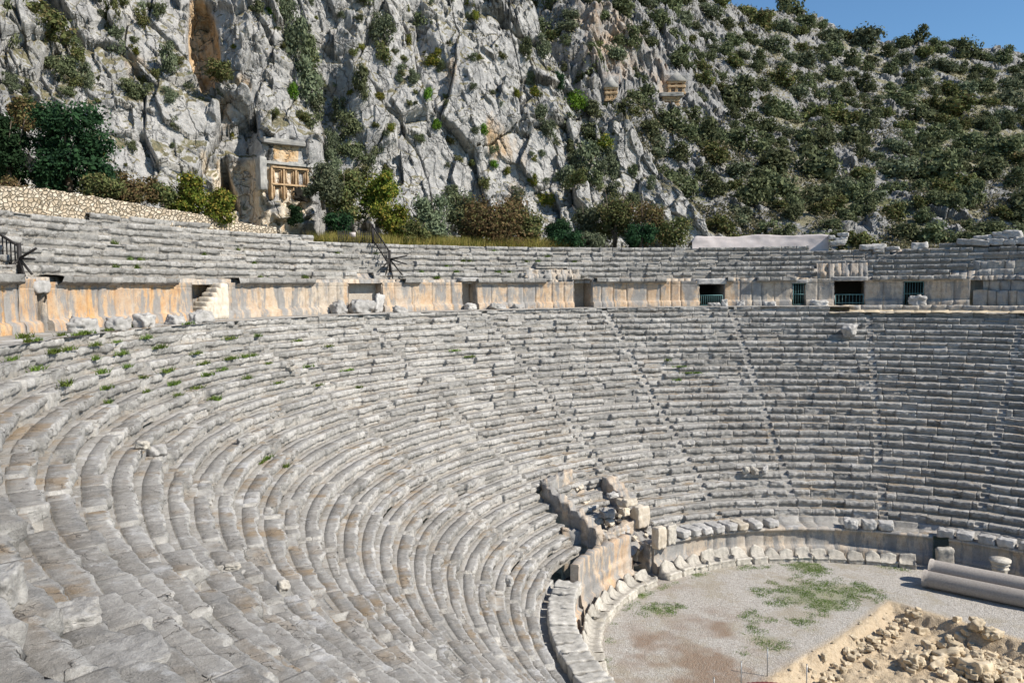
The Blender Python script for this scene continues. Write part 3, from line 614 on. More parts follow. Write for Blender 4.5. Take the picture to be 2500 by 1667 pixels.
# recesses behind the openings
def recess(x0, x1, label, top, depth, lintel=None, dark=True, floor=0.0, seed=0):
    a0, a1 = th_at(x1), th_at(x0); t = thing('doorway', label, 'doorway', group='openings in the upper walkway wall')
    m = M_DARK if dark else M_WALL  # near-black colour paints the shade of the deep openings
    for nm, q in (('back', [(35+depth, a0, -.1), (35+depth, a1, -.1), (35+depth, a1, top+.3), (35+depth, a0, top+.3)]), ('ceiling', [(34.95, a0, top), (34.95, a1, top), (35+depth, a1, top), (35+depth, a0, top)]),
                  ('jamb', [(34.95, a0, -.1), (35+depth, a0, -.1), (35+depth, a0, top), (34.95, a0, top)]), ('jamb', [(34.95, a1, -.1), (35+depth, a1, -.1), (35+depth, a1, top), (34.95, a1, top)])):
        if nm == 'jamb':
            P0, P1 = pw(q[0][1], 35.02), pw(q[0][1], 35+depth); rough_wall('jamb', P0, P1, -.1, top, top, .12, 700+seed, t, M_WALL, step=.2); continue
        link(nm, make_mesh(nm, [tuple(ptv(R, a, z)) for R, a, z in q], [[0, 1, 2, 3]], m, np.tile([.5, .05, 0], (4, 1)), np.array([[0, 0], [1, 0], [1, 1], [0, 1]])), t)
    if lintel:
        V, F = stone((math.radians(a1-a0)*35+.35, .9, lintel), seed+40, 12, .05); o = link('lintel', make_mesh('lintel', V, F, M_BLOCK), t, ptv(35.35, (a0+a1)/2, top), (0, 0, face_in((a0+a1)/2)))
    return t, a0, a1
D0, a0, a1 = recess(90, 115, 'narrow unlit doorway beside the orange wall at the left', 1.55, 2.6, .5, seed=1)
recess(850, 934, 'rubble-filled breach in the wall above the boulders', 1.95, .7, None, False, seed=2)
recess(1128, 1166, 'narrow breach with round stones stacked inside', 2.05, 1.2, .3, False, seed=3)
recess(1400, 1447, 'deep shaded recess in the wall where a stair is missing', 2.2, 1.8, None, False, seed=4)
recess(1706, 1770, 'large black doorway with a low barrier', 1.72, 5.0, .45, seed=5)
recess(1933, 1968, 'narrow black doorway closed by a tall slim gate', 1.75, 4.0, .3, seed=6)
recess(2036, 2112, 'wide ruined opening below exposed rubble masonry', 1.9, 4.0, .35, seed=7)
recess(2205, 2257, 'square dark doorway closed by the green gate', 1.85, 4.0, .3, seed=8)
def gate(x0, x1, z0, z1, label, nb, mid=True, R=35.05, mat=M_GATE):
    a0, a1 = th_at(x1), th_at(x0); A, B = ptv(R, a0, 0), ptv(R, a1, 0)
    t = thing('barred_gate', label, 'gate', ((A.x+B.x)/2, (A.y+B.y)/2, z0), group='metal gates in the doorways')
    c = t.location.copy(); A = A-Vector((c.x, c.y, 0)); B = B-Vector((c.x, c.y, 0)); h = z1-z0
    fr = [rod((A.x, A.y, 0), (A.x, A.y, h), .035), rod((B.x, B.y, 0), (B.x, B.y, h), .035), rod((A.x, A.y, h), (B.x, B.y, h), .035), rod((A.x, A.y, .05), (B.x, B.y, .05), .035)]
    if mid: fr.append(rod((A.x, A.y, h*.5), (B.x, B.y, h*.5), .03))
    V, F = merge(fr); link('gate_frame', make_mesh('gate_frame', V, F, mat), t)
    for i in range(1, nb):
        q = A.lerp(B, i/nb); V, F = rod((q.x, q.y, 0), (q.x, q.y, h), .016); link('gate_bar', make_mesh('gate_bar', V, F, mat), t)
gate(1708, 1764, .02, .85, 'low metal barrier across the largest black doorway', 11, False)
gate(1937, 1967, .02, 1.75, 'tall narrow barred gate in the slim doorway', 5)
gate(2040, 2108, -.45, .85, 'wide waist-high railing gate in the ruined opening', 8)
gate(2208, 2254, .02, 1.8, 'square green barred gate in the right doorway', 7)
# exposed core masonry at the right end, above the wide opening, and where seats were robbed
core = thing('core_masonry', 'rough shaded masonry wall of big uneven blocks at the right edge', 'wall')
for R, zb, z0_, a, b, s in ((35.1, 0, 1.1, 44, 58.4, 1), (35.5, 1.1, 1.9, 44, 57.4, 2), (36.0, 1.9, 2.7, 44, 57.9, 3), (36.6, 2.6, 3.3, 44, 58.6, 4)):
    ring('core_course', sub([(R, zb-.1), (R-.02, zb+.35), (R, z0_-.03), (R+.05, z0_), (R+1.0, z0_)], .2), a, b, 950+s, core, M_WALL, step=.14, tone=.75, rough=.16, jd=.16, lmin=.5, lmax=1.7)
core2 = thing('exposed_rubble', 'pinkish rubble masonry exposed above the wide ruined opening', 'wall')
ring('rubble_face', sub([(35.15, 1.95), (35.15, 2.6), (35.3, 2.75), (35.5, 3.3)], .2), th_at(2118), th_at(1995), 960, core2, M_WALL, step=.09, tone=.35, rough=.20, jd=.10, lmin=.3, lmax=.7, org=.25)
core3 = thing('exposed_rubble', 'light rubble core showing where seat stones are missing above the cream wall', 'wall')
ring('rubble_face', sub([(35.2, 2.1), (35.2, 2.55), (35.45, 2.62), (35.5, 2.95)], .15), th_at(1420), th_at(1292), 961, core3, M_WALL, step=.08, tone=.05, rough=.16, jd=.07, lmin=.2, lmax=.5, org=.1)

ring('wall_face', sub([(36.15, -.1), (36.15, 2.3)], .3), th_at(560), th_at(450), 955, thing('stair_back_wall', 'ochre masonry behind the small broken stairs', 'wall'), M_WALL, step=.15, org=.6, tone=.2)
ring('wall_face', sub([(36.2, -.1), (36.2, 2.3)], .3), 56.5, 60.2, 956, core, M_WALL, step=.15, tone=.7)
# little stairs at the left wall
t = thing('small_stair', 'small broken flight of steps climbing the orange wall', 'stairs')
aL, aR = th_at(470), th_at(545)
for i in range(8):
    a = aL+(aR-aL)*(i+.5)/8; h = .25*(i+1)
    V, F = stone((.62, 1.0-.02*i, h), 240+i, 8, .03, 12); link('step', make_mesh('step', V, F, M_WARM), t, ptv(35.15, a, -.02), (0, 0, face_in(a)))

# ------------------------------------------------------------------ upper tier
up = thing('upper_seating', 'upper bank of grey stone seat rows above the walkway wall', 'seating bank')
ZU, RU, TU, RR_ = 2.27, 35.0, .60, .43
a777, a545 = th_at(777, 39), th_at(545, 39)
UST = [134.6, 180.4]
for k in range(1, 9):
    z = ZU+k*RR_-.0; R = RU+.15+k*TU; b0, b1 = 45, 205; gaps = []
    if k == 7: b0 = a777
    if k == 8: b0, b1 = a545, th_at(245, 39.5)
    if k == 1: gaps = [(44, th_at(2320)), (th_at(2112), th_at(2000)), (th_at(1420), th_at(1290)), (th_at(930), th_at(890))]
    if k == 2: gaps = [(44, th_at(2372)), (th_at(2112), th_at(1990)), (th_at(1400), th_at(1310))]
    if k == 3: gaps = [(44, th_at(2372))]
    if k == 6: gaps = [(th_at(2290, 38.5), th_at(1975, 38.5))]
    if k == 5: gaps = [(th_at(2200, 38.5), th_at(2170, 38.5))]
    build_row('seat_row', R, z, b0, b1, 200+k, RR_, TU if k not in (6, 7, 8) else 1.2, up, M_SEAT, gaps, ppx=1.0, stair_list=UST, wreck=.1)
ring('seat_core', sub([(35.25, 1.9), (35.3, 2.2), (35.9, 2.22), (36.45, 2.62), (37.05, 3.05), (37.65, 3.48), (38.25, 3.9), (38.9, 4.3), (40.2, 4.5)], .3), 45, 205, 990, up, M_WALL, step=.2, tone=.1, rough=.09, jd=.08, lmin=.3, lmax=.7, org=.15)
# diazoma pavement (walkway) inner part & near the camera
dz = thing('walkway_paving', 'worn stone paving of the broad walkway between the two seating banks', 'paving')
def pave_off(th2, r, z): return 0*r, 0*r
ring('paving', sub([(R1-.05, -.012)]+[(R1+.9, -.01), (R1+1.9, -.012), (34.75, -.012), (38.5, -.012)], .35), 72, 254, 970, dz, M_SEAT, step=.3, rough=.02, tone=.45)
gap_ = ring('earth_ledge', sub([(R1-.9, -.42), (R1-.2, -.40), (R1+.6, -.36), (R1+1.5, -.3), (R1+1.62, 0.0), (34.9, .02)], .2), 14, 75.4, 971, dz, M_RUB, step=.2, rough=.09)
ring('edge_course', sub([(R1+1.5, -.42), (R1+1.46, -.1), (R1+1.5, .04), (R1+2.0, .05)], .15), 14, 72.5, 972, dz, M_WALL, step=.15, rough=.09, jd=.08, tone=.6)

# loose blocks on the walkway
LB = [(200, 812, (1.15, .7, .62), 'large bleached block with a ragged top on the left of the walkway'), (323, 805, (1.1, .7, .5), 'second bleached block from the left on the walkway edge'), (348, 797, (.6, .5, .55), 'small angular stone wedged right of the second bleached block'),
      (392, 799, (.75, .6, .6), 'upright jagged stone in the row left of the small stairs'), (425, 799, (.9, .6, .62), 'pointed grey block in the row left of the small stairs'), (465, 793, (.7, .6, .5), 'squared grey block in the row left of the small stairs'),
      (515, 788, (1.3, .6, .6), 'long grey block at the foot of the small stairs'), (828, 760, (.95, .8, .85), 'rounded dark boulder leftmost of the fallen group'), (884, 762, (1.6, .7, .9), 'big pale boulder with a curved top in the fallen group'),
      (922, 755, (.7, .35, 1.3), 'tall leaning slab behind the pale boulder'), (975, 763, (1.1, .5, .4), 'low squared block right of the leaning slab'), (1150, 752, (.9, .6, .5), 'dark stone below the narrow breach'),
      (1215, 749, (1.2, .5, .45), 'low pale block before the cream wall'), (1265, 749, (.9, .4, .35), 'small pale block right of the low one before the cream wall'), (2240, 741, (1.2, .6, .8), 'carved block standing before the green gate'),
      (1745, 745, (.9, .6, .3), 'rounded stone lying at the large black doorway'), (1770, 742, (.5, .4, .6), 'wedge shaped stone at the right of the large doorway'), (1808, 743, (.6, .4, .45), 'small stone leaning on the buff wall'),
      (2070, 905-112, (.1, .1, .1), None), (1880, 743, (.9, .5, .35), 'low block at the base of the buff wall'), (2000, 741, (1.4, .7, .45), 'stepped base block right of the narrow gate')]
for i, (x, y, s, lb) in enumerate(LB):
    if lb is None: continue
    P = at_z(x, y, 0.0)
    if polar(P)[0] < 32.4 and P.y > 0: P = ptv(32.45, math.degrees(polar(P)[1]), 0)
    if polar(P)[0] > 34.6 or P.length > 80 or P.y < 0: 
        R, th = 34.35, math.radians(th_at(x, 34.3)); P = ptv(34.35, math.degrees(th), 0)
    tl = (0, .22) if 'leaning slab' in lb else (random.uniform(-.08, .08), random.uniform(-.08, .08))
    R, th = polar(P); block_thing('loose_block', s, (P.x, P.y, -.05), th-math.pi/2+random.uniform(-.2, .2), lb, 'stone block', M_BLOCK, None, tl, 12, .14, 5, 100+i)
# loose blocks down on the seats
def seat_surface(x, y):
    a, b, c = [float(q) for q in rays(x, y)]; s = 2.0
    while s < 100:
        P = (a*s, b*s, CZ+c*s); R, th = polar(P); k = (R1-R)/T
        if P[2] < -max(0, math.ceil(k))*RISE*1.0 and R < R1+2: return Vector(P), th, -max(0, math.ceil(k))*RISE
        s += .02
    return None
SB = [(2075, 822, (1.35, .8, .75), 'big pale cube-like block sitting on the upper seats at right'), (590, 1095, (.34, .26, .22), 'small block perched on a seat edge at left'), (386, 1112, (.5, .4, .34), 'squared block on the left seats with a shaded end'),
      (1821, 1163, (.5, .4, .35), 'cream broken stone on the seats above the podium'), (1840, 1160, (.7, .35, .3), 'leaning cream fragment beside the broken stone on the seats'), (1868, 1160, (.9, .3, .35), 'slanting grey slab right of the cream fragments'),
      (568, 1388, (.33, .25, .12), 'small pinkish white flake on the lower left seats'), (690, 1435, (.24, .2, .18), 'bright pale chunk on the lower left seats'), (347, 1096, (.35, .25, .22), 'little cream stone on a left seat'),
      (708, 912, (.4, .3, .2), 'small cream stone in the upper left seats'), (1242, 1428, (.4, .35, .4), 'pointed grey stone on the lowest left seats')]
for i, (x, y, s, lb) in enumerate(SB):
    q = seat_surface(x, y)
    if q: block_thing('seat_debris', s, (q[0].x, q[0].y, q[2]-.02), q[1]+random.uniform(-.5, .5), lb, 'stone block', M_MARBLE if i in (3, 4, 6, 7, 8, 9) else M_BLOCK, None, (random.uniform(-.15, .15), random.uniform(-.15, .15)), 10, .13, 5, 140+i)
# big bleached rocks next to the camera at lower left
for i, (x, y, z, s, rz, lb) in enumerate([(150, 1520, .0, (.60, .42, .15), .5, 'large bleached rock with a dark crack beneath it in the near left corner'), (5, 1480, .02, (.22, .4, .30), .2, 'rounded grey rock cut by the left edge of the picture'), (290, 1600, -.02, (.70, .55, .06), .6, 'flat blue-white slab lying in the near left corner')]):
    q = seat_surface(x, y); P = q[0]; block_thing('near_rock', s, (P.x, P.y, q[2]-.04), rz, lb, 'rock', M_NEAR, None, (.05, -.04), 26, .10, 10, 160+i)

# ------------------------------------------------------------------ orchestra floor with excavation trench
def floor_material():
    m, nt, b = new_mat('gravel_floor'); g = N(nt); P = g.coord(); gr, tr, br = g.attr()
    n2 = g.noise(P, .9, 5, .6); n3 = g.noise(P, 7, 8, .82); vo = g.voro(P, 16)
    c = g.mix(g.ramp(n3, .38, .62), (.27, .24, .20), (.52, .49, .45)); c = g.mix(g.ramp(g.noise(P, .5, 6, .7), .48, .62), c, g.mix(n3, (.24, .205, .15), (.44, .40, .33))); c = g.mix(g.ramp(vo, .28, .1, 0, .7), c, (.72, .69, .67))
    c = g.mix(g.math('MULTIPLY', br, g.ramp(n3, .35, .55, .35, 1)), c, g.mix(n3, (.15, .10, .07), (.33, .24, .17)))
    gm = g.ramp(g.math('ADD', g.math('MULTIPLY', gr, .8), g.math('MULTIPLY', g.math('SUBTRACT', n3, .5), 1.3)), .36, .62)
    c = g.mix(g.math('MULTIPLY', gm, .6), c, g.mix(n2, (.09, .13, .025), (.22, .22, .07)))
    dirt = g.mix(g.ramp(n3, .35, .65), (.37, .28, .18), (.55, .45, .32)); c = g.mix(tr, c, dirt)
    nt.links.new(c, b.inputs['Base Color']); g.bump(b, g.math('ADD', n3, g.math('MULTIPLY', vo, -.6)), .8, .06); return m
M_FLOOR = floor_material()
def inside(X, Y, poly):
    c = np.zeros(X.shape, bool); n = len(poly)
    for i in range(n):
        x0, y0 = poly[i]; x1, y1 = poly[(i+1) % n]
        q = ((y0 > Y) != (y1 > Y)) & (X < (x1-x0)*(Y-y0)/(y1-y0+1e-12)+x0); c ^= q
    return c
def pxy(x, y): v = at_z(x, y, FLOOR); return (v.x, v.y)
TRENCH = [pxy(2170, 1467), pxy(2280, 1498), pxy(2390, 1530), pxy(2510, 1566), pxy(2700, 1622), (23.0, 24.0), (6.5, 24.0), pxy(1880, 1652), pxy(1985, 1590), pxy(2035, 1562), pxy(2062, 1545)]
def seg_dist(X, Y, poly):
    d = np.full(X.shape, 9e9); n = len(poly)
    for i in range(n):
        a, b = np.array(poly[i]), np.array(poly[(i+1) % n]); ab = b-a; t = np.clip(((X-a[0])*ab[0]+(Y-a[1])*ab[1])/(ab@ab), 0, 1)
        d = np.minimum(d, np.hypot(X-a[0]-t*ab[0], Y-a[1]-t*ab[1]))
    return d
gx = np.arange(-1, 34, .09); gy = np.arange(16, 48.6, .09); GX, GY = np.meshgrid(gx, gy)
ins = inside(GX, GY, TRENCH); dd = seg_dist(GX, GY, TRENCH); Pf = np.stack([GX.ravel(), GY.ravel(), 0*GX.ravel()], 1)
nz1 = fbm(Pf*.5, 4, 3).reshape(GX.shape); nz2 = fbm(Pf*3, 4, 4).reshape(GX.shape)
depth = np.where(ins, -np.clip((dd-.2+nz2*.34+nz1*.22)*1.7, 0, 1)*.62, 0)
GZ = FLOOR+.03*nz1+.018*nz2+depth+np.where(ins, .18*nz2+.12*nz1, 0)*np.clip(dd*2, 0, 1)
def blob(x, y, r, st=1.0):
    c = pxy(x, y); return st*np.exp(-((GX-c[0])**2+(GY-c[1])**2)/(r*r))
th_g = np.hypot(GX-CX, GY-CY); rimg = .42*np.exp(-((th_g-12.15)/.28)**2)*(fbm(Pf*.8+9, 3, 19).reshape(GX.shape) > -.05); grs = rimg+blob(1990, 1430, 2.4, .45)+blob(2060, 1450, 1.2, .5)+blob(1900, 1460, 1.6, .4)+blob(1600, 1490, .9, .6)+blob(1850, 1505, .9, .6)+blob(1950, 1520, .8, .5)+blob(2030, 1480, .9, .6)+blob(1870, 1560, .9, .6)+blob(1650, 1480, .6, .4)+blob(1980, 1385, .8, .9)+blob(1830, 1590, .8, .35)+blob(1560, 1450, .5, .7)+blob(1700, 1400, .35, .7)+blob(2120, 1440, .7, .45)
grs = grs+.25*nz1*(grs > .12)
nz5 = fbm(Pf*1.1+4, 5, 14).reshape(GX.shape); brn = np.clip((blob(1600, 1600, 3.0, .8)+blob(1760, 1520, 1.6, .7)+blob(1800, 1640, 2, .8)+blob(1640, 1420, 1.5, .45))*(.75+1.9*nz5), 0, 1)
colf = np.stack([np.clip(grs, 0, 1)*(~ins), np.where(ins, 1.0, np.clip(1-dd*3, 0, 1)*.7), np.clip(brn, 0, 1)], 2)
fl = kind(link('orchestra_floor', grid_mesh('orchestra_floor', np.stack([GX, GY, GZ], 2), M_FLOOR, colf)), 'structure')
# short weeds on the orchestra
def blades(name, pts, h, w, mat, seed, lean=.35):
    r = np.random.default_rng(seed); n = len(pts); a = r.uniform(0, 6.28, n); hh = h*r.uniform(.5, 1.2, n); ww = w*r.uniform(.6, 1.3, n)
    dx, dy = np.cos(a), np.sin(a); lx, ly = r.normal(0, lean, n)*hh, r.normal(0, lean, n)*hh
    P = np.array(pts); A = P+np.stack([dx*ww/2, dy*ww/2, 0*a], 1); B = P-np.stack([dx*ww/2, dy*ww/2, 0*a], 1); Ct = P+np.stack([lx, ly, hh], 1)
    V = np.stack([A, B, Ct], 1).reshape(-1, 3); F = np.arange(3*n).reshape(-1, 3); c = np.repeat(np.stack([r.random(n), r.random(n), r.random(n)], 1), 3, 0)
    return make_mesh(name, V, F, mat, c)
L_GRASS = leaf_material('weed_leaf', (.06, .105, .018), (.17, .23, .05)); L_TALL = leaf_material('tall_grass_leaf', (.10, .13, .02), (.34, .28, .09), (.45, .33, .12), .25)
gi = np.argwhere((grs > .2) & (~ins)); pr = grs[gi[:, 0], gi[:, 1]]; r_ = np.random.default_rng(8)
nzm = nz2[gi[:, 0], gi[:, 1]]; nzl = fbm(np.stack([GX[gi[:,0],gi[:,1]], GY[gi[:,0],gi[:,1]], 0*pr], 1)*1.9, 3, 77); sel = r_.random(len(gi)) < np.clip((pr*1.0+nzl*.9-.22)*1.1, 0, .42); gi = gi[sel]
pts = np.repeat(np.stack([GX[gi[:, 0], gi[:, 1]], GY[gi[:, 0], gi[:, 1]], GZ[gi[:, 0], gi[:, 1]]], 1), 14, 0); pts[:, :2] += r_.normal(0, .11, (len(pts), 2))
w_ = kind(tag(link('short_weeds', blades('short_weeds', pts, .055, .026, L_GRASS, 5, .8)), 'low green weeds growing in patches on the gravel floor', 'weeds'), 'stuff')
# rubble in the trench: two foundation lines and a heap
def trench_h(x, y):
    i = int(round((y-gy[0])/.09)); j = int(round((x-gx[0])/.09))
    return float(GZ[i, j]) if 0 <= i < len(gy) and 0 <= j < len(gx) else FLOOR-.9
cand = []; r_ = np.random.default_rng(12)
def line_stones(x0, y0, x1, y1, n, wid, smin, smax):
    a = np.array(at_z(x0, y0, FLOOR-.55)[:2]); b = np.array(at_z(x1, y1, FLOOR-.55)[:2])
    for _ in range(n):
        p = a+(b-a)*r_.random()+r_.normal(0, wid, 2); cand.append((p[0], p[1], r_.uniform(smin, smax)))
line_stones(2262, 1500, 2140, 1570, 55, .22, .16, .38); line_stones(2140, 1570, 2000, 1667, 55, .28, .16, .36); line_stones(2250, 1495, 2270, 1515, 14, .2, .2, .35)
line_stones(2390, 1545, 2230, 1640, 40, .45, .25, .6); line_stones(2480, 1570, 2330, 1667, 70, .7, .2, .62); line_stones(2500, 1640, 2400, 1660, 30, .6, .2, .5); line_stones(2200, 1590, 2230, 1650, 8, .25, .2, .4)
cand += [(*at_z(x, y, FLOOR-.55)[:2], s) for x, y, s in ((2315, 1610, .95), (2250, 1540, .6), (2130, 1620, .55), (2380, 1650, 1.1), (2400, 1545, .8), (2450, 1560, .75), (2265, 1600, .55))]
cand.sort(key=lambda c: -c[2]); placed = []
for i, (x, y, s) in enumerate(cand):
    if not bool(inside(np.array([x]), np.array([y]), TRENCH)[0]): continue
    z = trench_h(x, y); near = sum(1 for q in placed if math.hypot(q[0]-x, q[1]-y) < (q[2]+s)*.36); z += min(near, 3)*.13
    placed.append((x, y, s)); o = link('rubble_stone', PROTO[i % 8], loc=(x, y, z-.06), rot=(r_.uniform(-.3, .3), r_.uniform(-.3, .3), r_.uniform(0, 6.28)), scale=(s, s*r_.uniform(.7, 1.0), s*r_.uniform(.7, 1.1)))
    sz = 'largest' if s > .8 else 'large' if s > .55 else 'medium' if s > .38 else 'smallish' if s > .27 else 'small'
    px_ = (x/max(y, 1))*FPX+1250
    where = ('in the back heap' if y > 34.8 else 'in the middle of the heap' if y > 31.8 else 'in the front of the heap') if px_ > 2300 else ('at the head of the foundation line' if y > 36.6 else 'halfway down the foundation line' if y > 33.5 else 'at the near end of the foundation line')
    sh_ = 'flat' if o.scale[2] < .82*s else 'squarish' if o.scale[1] > .85*s else 'long'
    tag(o, '%s %s buff rubble stone %s%s' % (sz, sh_, where, ', turned askew' if abs(o.rotation_euler[0]) > .15 else ''), 'rubble stone', 'rubble stones in the excavation trench')
sm = []; n_s = 0
for _ in range(900):
    x, y = r_.uniform(9, 26), r_.uniform(26, 39.5)
    if inside(np.array([x]), np.array([y]), TRENCH)[0]:
        v, f = protoV[n_s % 6]; s = r_.uniform(.04, .12); sm.append((v*s+np.array([x, y, trench_h(x, y)-.01]), f)); n_s += 1
V, F = merge(sm[:420]); kind(tag(link('gravel_scatter', make_mesh('gravel_scatter', V, F, M_RUB)), 'scatter of small buff stones over the trench floor', 'gravel'), 'stuff')

# fallen columns
def column_shaft(p, q, r, label):
    p, q = Vector(p), Vector(q); L = (q-p).length; n, m = 40, 90
    s = np.linspace(0, 1, m); prof_r = r*(1-.05*s); prof_r[0] = r*1.09; prof_r[1] = r*1.09; prof_r[2] = r*1.0
    t_ = np.linspace(0, 2*math.pi, n+1)
    P = np.stack([np.outer(prof_r, np.cos(t_)), np.repeat((s*L)[:, None], n+1, 1), np.outer(prof_r, np.sin(t_))], 2)
    P[1, :, 1] = .12; P[2, :, 1] = .16
    V = P.reshape(-1, 3); V = V*(1+.006*fbm(V*3, 3, 7)[:, None]*np.array([1, 0, 1])); F = list(map(list, grid_faces(m, n+1)))+[list(range(n)), [(m-1)*(n+1)+i for i in range(n)][::-1]]
    me = make_mesh('column_shaft', V, F, M_GRAN, smooth=True)
    for pl in me.polygons:
        if pl.loop_total > 4: pl.use_smooth = False
    o = link('column_shaft', me, loc=p, rot=(0, 0, math.atan2((q-p).y, (q-p).x)-math.pi/2)); tag(o, label, 'column', 'fallen granite column shafts'); return o
c0 = at_z(2253, 1432, FLOOR); c1 = at_z(2500, 1484, FLOOR); dv = (c1-c0).normalized(); nv = Vector((-dv.y, dv.x, 0))
if nv.y < 0: nv = -nv
column_shaft(c0+nv*.1+Vector((0, 0, .41)), c0+nv*.1+dv*8.6+Vector((0, 0, .41)), .41, 'nearer of two long grey granite shafts lying on the gravel')
column_shaft(c0+nv*1.08+dv*.05+Vector((0, 0, .72)), c0+nv*1.08+dv*8.9+Vector((0, 0, .72)), .41, 'farther of two long grey granite shafts, next to the podium')
px_block('pillar_block', 2306, 1392, FLOOR, (.85, .6, 1.25), 'tall white marble block with a square hole standing behind the columns', mat=M_MARBLE, seed=90, rough=.05, n=12, rz=-.25)
px_block('marble_piece', 2350, 1392, FLOOR, (.85, .55, .35), 'low broken marble piece between the tall block and the capital', mat=M_MARBLE, seed=91, rough=.16, n=10)
px_block('marble_piece', 2470, 1400, FLOOR, (.9, .6, .5), 'low marble piece with holes at the right edge behind the columns', mat=M_MARBLE, seed=92, rough=.16, n=10)
# capital on a stub
P = at_z(2440, 1424, FLOOR); cap = thing('column_capital', 'worn acanthus capital set on a short column stub', 'capital', (P.x, P.y, FLOOR))
def lathe(name, pr, mat, parent, lob=0, amp=0, n=48):
    t_ = np.linspace(0, 2*math.pi, n+1); pr = np.array(pr); R_ = pr[:, 0][:, None]*(1+amp*(pr[:, 2][:, None] if pr.shape[1] > 2 else 1)*np.cos(lob*t_)[None]); V = np.stack([R_*np.cos(t_), R_*np.sin(t_), np.repeat(pr[:, 1][:, None], n+1, 1)], 2)
    Q = V.reshape(-1, 3); Q[:, :2] *= (1+.05*fbm(Q*7, 3, 3))[:, None]; me = make_mesh(name, Q, grid_faces(len(pr), n+1), mat); return link(name, me, parent)
lathe('stub', [(.34, 0), (.33, .25), (.32, .55), (.3, .56)], M_MARBLE, cap)
lathe('bell', [(.30, .55, 0), (.34, .58, 0), (.33, .64, .5), (.38, .76, 1), (.42, .82, 1), (.34, .84, .3), (.37, .95, 1), (.44, 1.02, 1), (.38, 1.04, .3), (.46, 1.12, .4), (.50, 1.16, 0), (.50, 1.26, 0), (.0, 1.27, 0)], M_MARBLE, cap, 8, .07)
# wooden posts and the roof corner at the bottom of the frame
for i, (x, y0_, y1_, lb) in enumerate([(1810, 1478, 1520, 'thin metal pole tallest, standing on the brown gravel'), (1874, 1580, 1667, None), (1874, 1582, 1667, None)]): pass
def thin_pole(x, yt, D, zb, label):
    P = at_y(x, yt, D); V, F = rod((0, 0, 0), (0, 0, P.z-zb), .022, 8); cp = rod((0, 0, P.z-zb), (0, 0, P.z-zb+.03), .03, 8)
    V, F = merge([(V, F), cp]); tag(link('thin_pole', make_mesh('thin_pole', V, F, M_POLE), loc=(P.x, P.y, zb)), label, 'pole', 'thin fence poles at the bottom')
thin_pole(1810, 1615, 30.5, FLOOR, 'thin fence pole left of the red roof'); thin_pole(1874, 1582, 31.5, FLOOR, 'thin fence pole rising just above the red roof')
thin_pole(1970, 1622, 30.5, FLOOR-.6, 'thin fence pole right of the red roof'); thin_pole(1743, 1655, 29.6, FLOOR, 'thin fence pole farthest left, its tip showing at the bottom')
rf = thing('red_roof', 'dark red corrugated dome roof just entering the bottom of the picture', 'roof', at_y(1880, 1700, 27.0))
nn = 40; u = np.linspace(-1, 1, nn); v = np.linspace(-1, 1, 90); U, Vv = np.meshgrid(u, v); Zr = .55*(1-(U**2+Vv**2)/2)+.02*np.sin(Vv*60)-.3
link('roof_sheet', grid_mesh('roof_sheet', np.stack([Vv*1.5, U*1.1, Zr], 2), M_RED, smooth=True), rf)
for sx in (-1, 1):
    for sy in (-1, 1):
        V, F = rod((sx*1.3, sy*.95, -.35), (sx*1.3, sy*.95, FLOOR-rf.location.z-.3), .05, 8); link('roof_post', make_mesh('roof_post', V, F, M_POLE), rf)

#PART2
# ------------------------------------------------------------------ ground, terrace, cliff and hill
g_ = kind(link('ground', grid_mesh('ground', np.stack([*np.meshgrid(np.linspace(-1500, 1500, 60), np.linspace(-1500, 1500, 60)), np.full((60, 60), -15.2)], 2), M_HILL, np.zeros((60, 60, 3)))), 'structure')
def gauss(x, y, cx, cy, wx, wy): return np.exp(-((x-cx)/wx)**2-((y-cy)/wy)**2)
# near cliff: columns follow the bearing, rows climb the face; D is the true distance ahead
bx = np.array([-1500, -700, -200, 0, 350, 700, 1000, 1300, 1500, 1700, 1790]); bD = np.array([20, 30, 44, 52, 61, 70, 79, 87, 91, 96, 98])
bz = np.array([8, 8, 8.0, 8.0, 7.2, 6.0, 5.4, 5.0, 5.0, 5.0, 5.0])
tx = np.array([-1500, 1150, 1230, 1290, 1340, 1400, 1480, 1540, 1600, 1660, 1720, 1790]); ty = np.array([-420, -420, -150, 5, 130, 225, 280, 330, 410, 480, 560, 596])
def cliff_base(nx=900, ny=400):
    x = np.concatenate([np.linspace(-1500, -40, 130)[:-1], np.linspace(-40, 1790, nx)]); D0 = np.interp(x, bx, bD); z0 = np.interp(x, bx, bz)-1.5
    a, b, c = rays(x, 600.0+0*x); ybot = 833.5-(((z0-CZ)/D0)-0)*FPX-135
    ytop = np.interp(x, tx, ty); v = np.linspace(0, 1, ny)[:, None]
    X = x[None]+0*v; yb = 640+0*x
    for _ in range(4):
        a, b, c = rays(x, yb); yb = yb+((CZ+D0*c/b)-z0)/D0*FPX
    Y = yb[None]+(ytop-yb)[None]*v
    a, b, c = rays(X, Y); m = c/b
    cot = .42+.10*np.sin(X/190.0)+.25*gauss(X, Y, 1600, 480, 150, 200)+.12*gauss(X, Y, 1050, 500, 300, 120)-.44*gauss(X, Y, 700, 400, 75, 130)
    Dd = (D0[None]+(CZ-z0)[None]*cot)/(1-m*cot)
    P = np.stack([a/b*Dd, Dd, CZ+m*Dd], 2)
    return x, X, Y, P
x1d, X, Y, P = cliff_base()
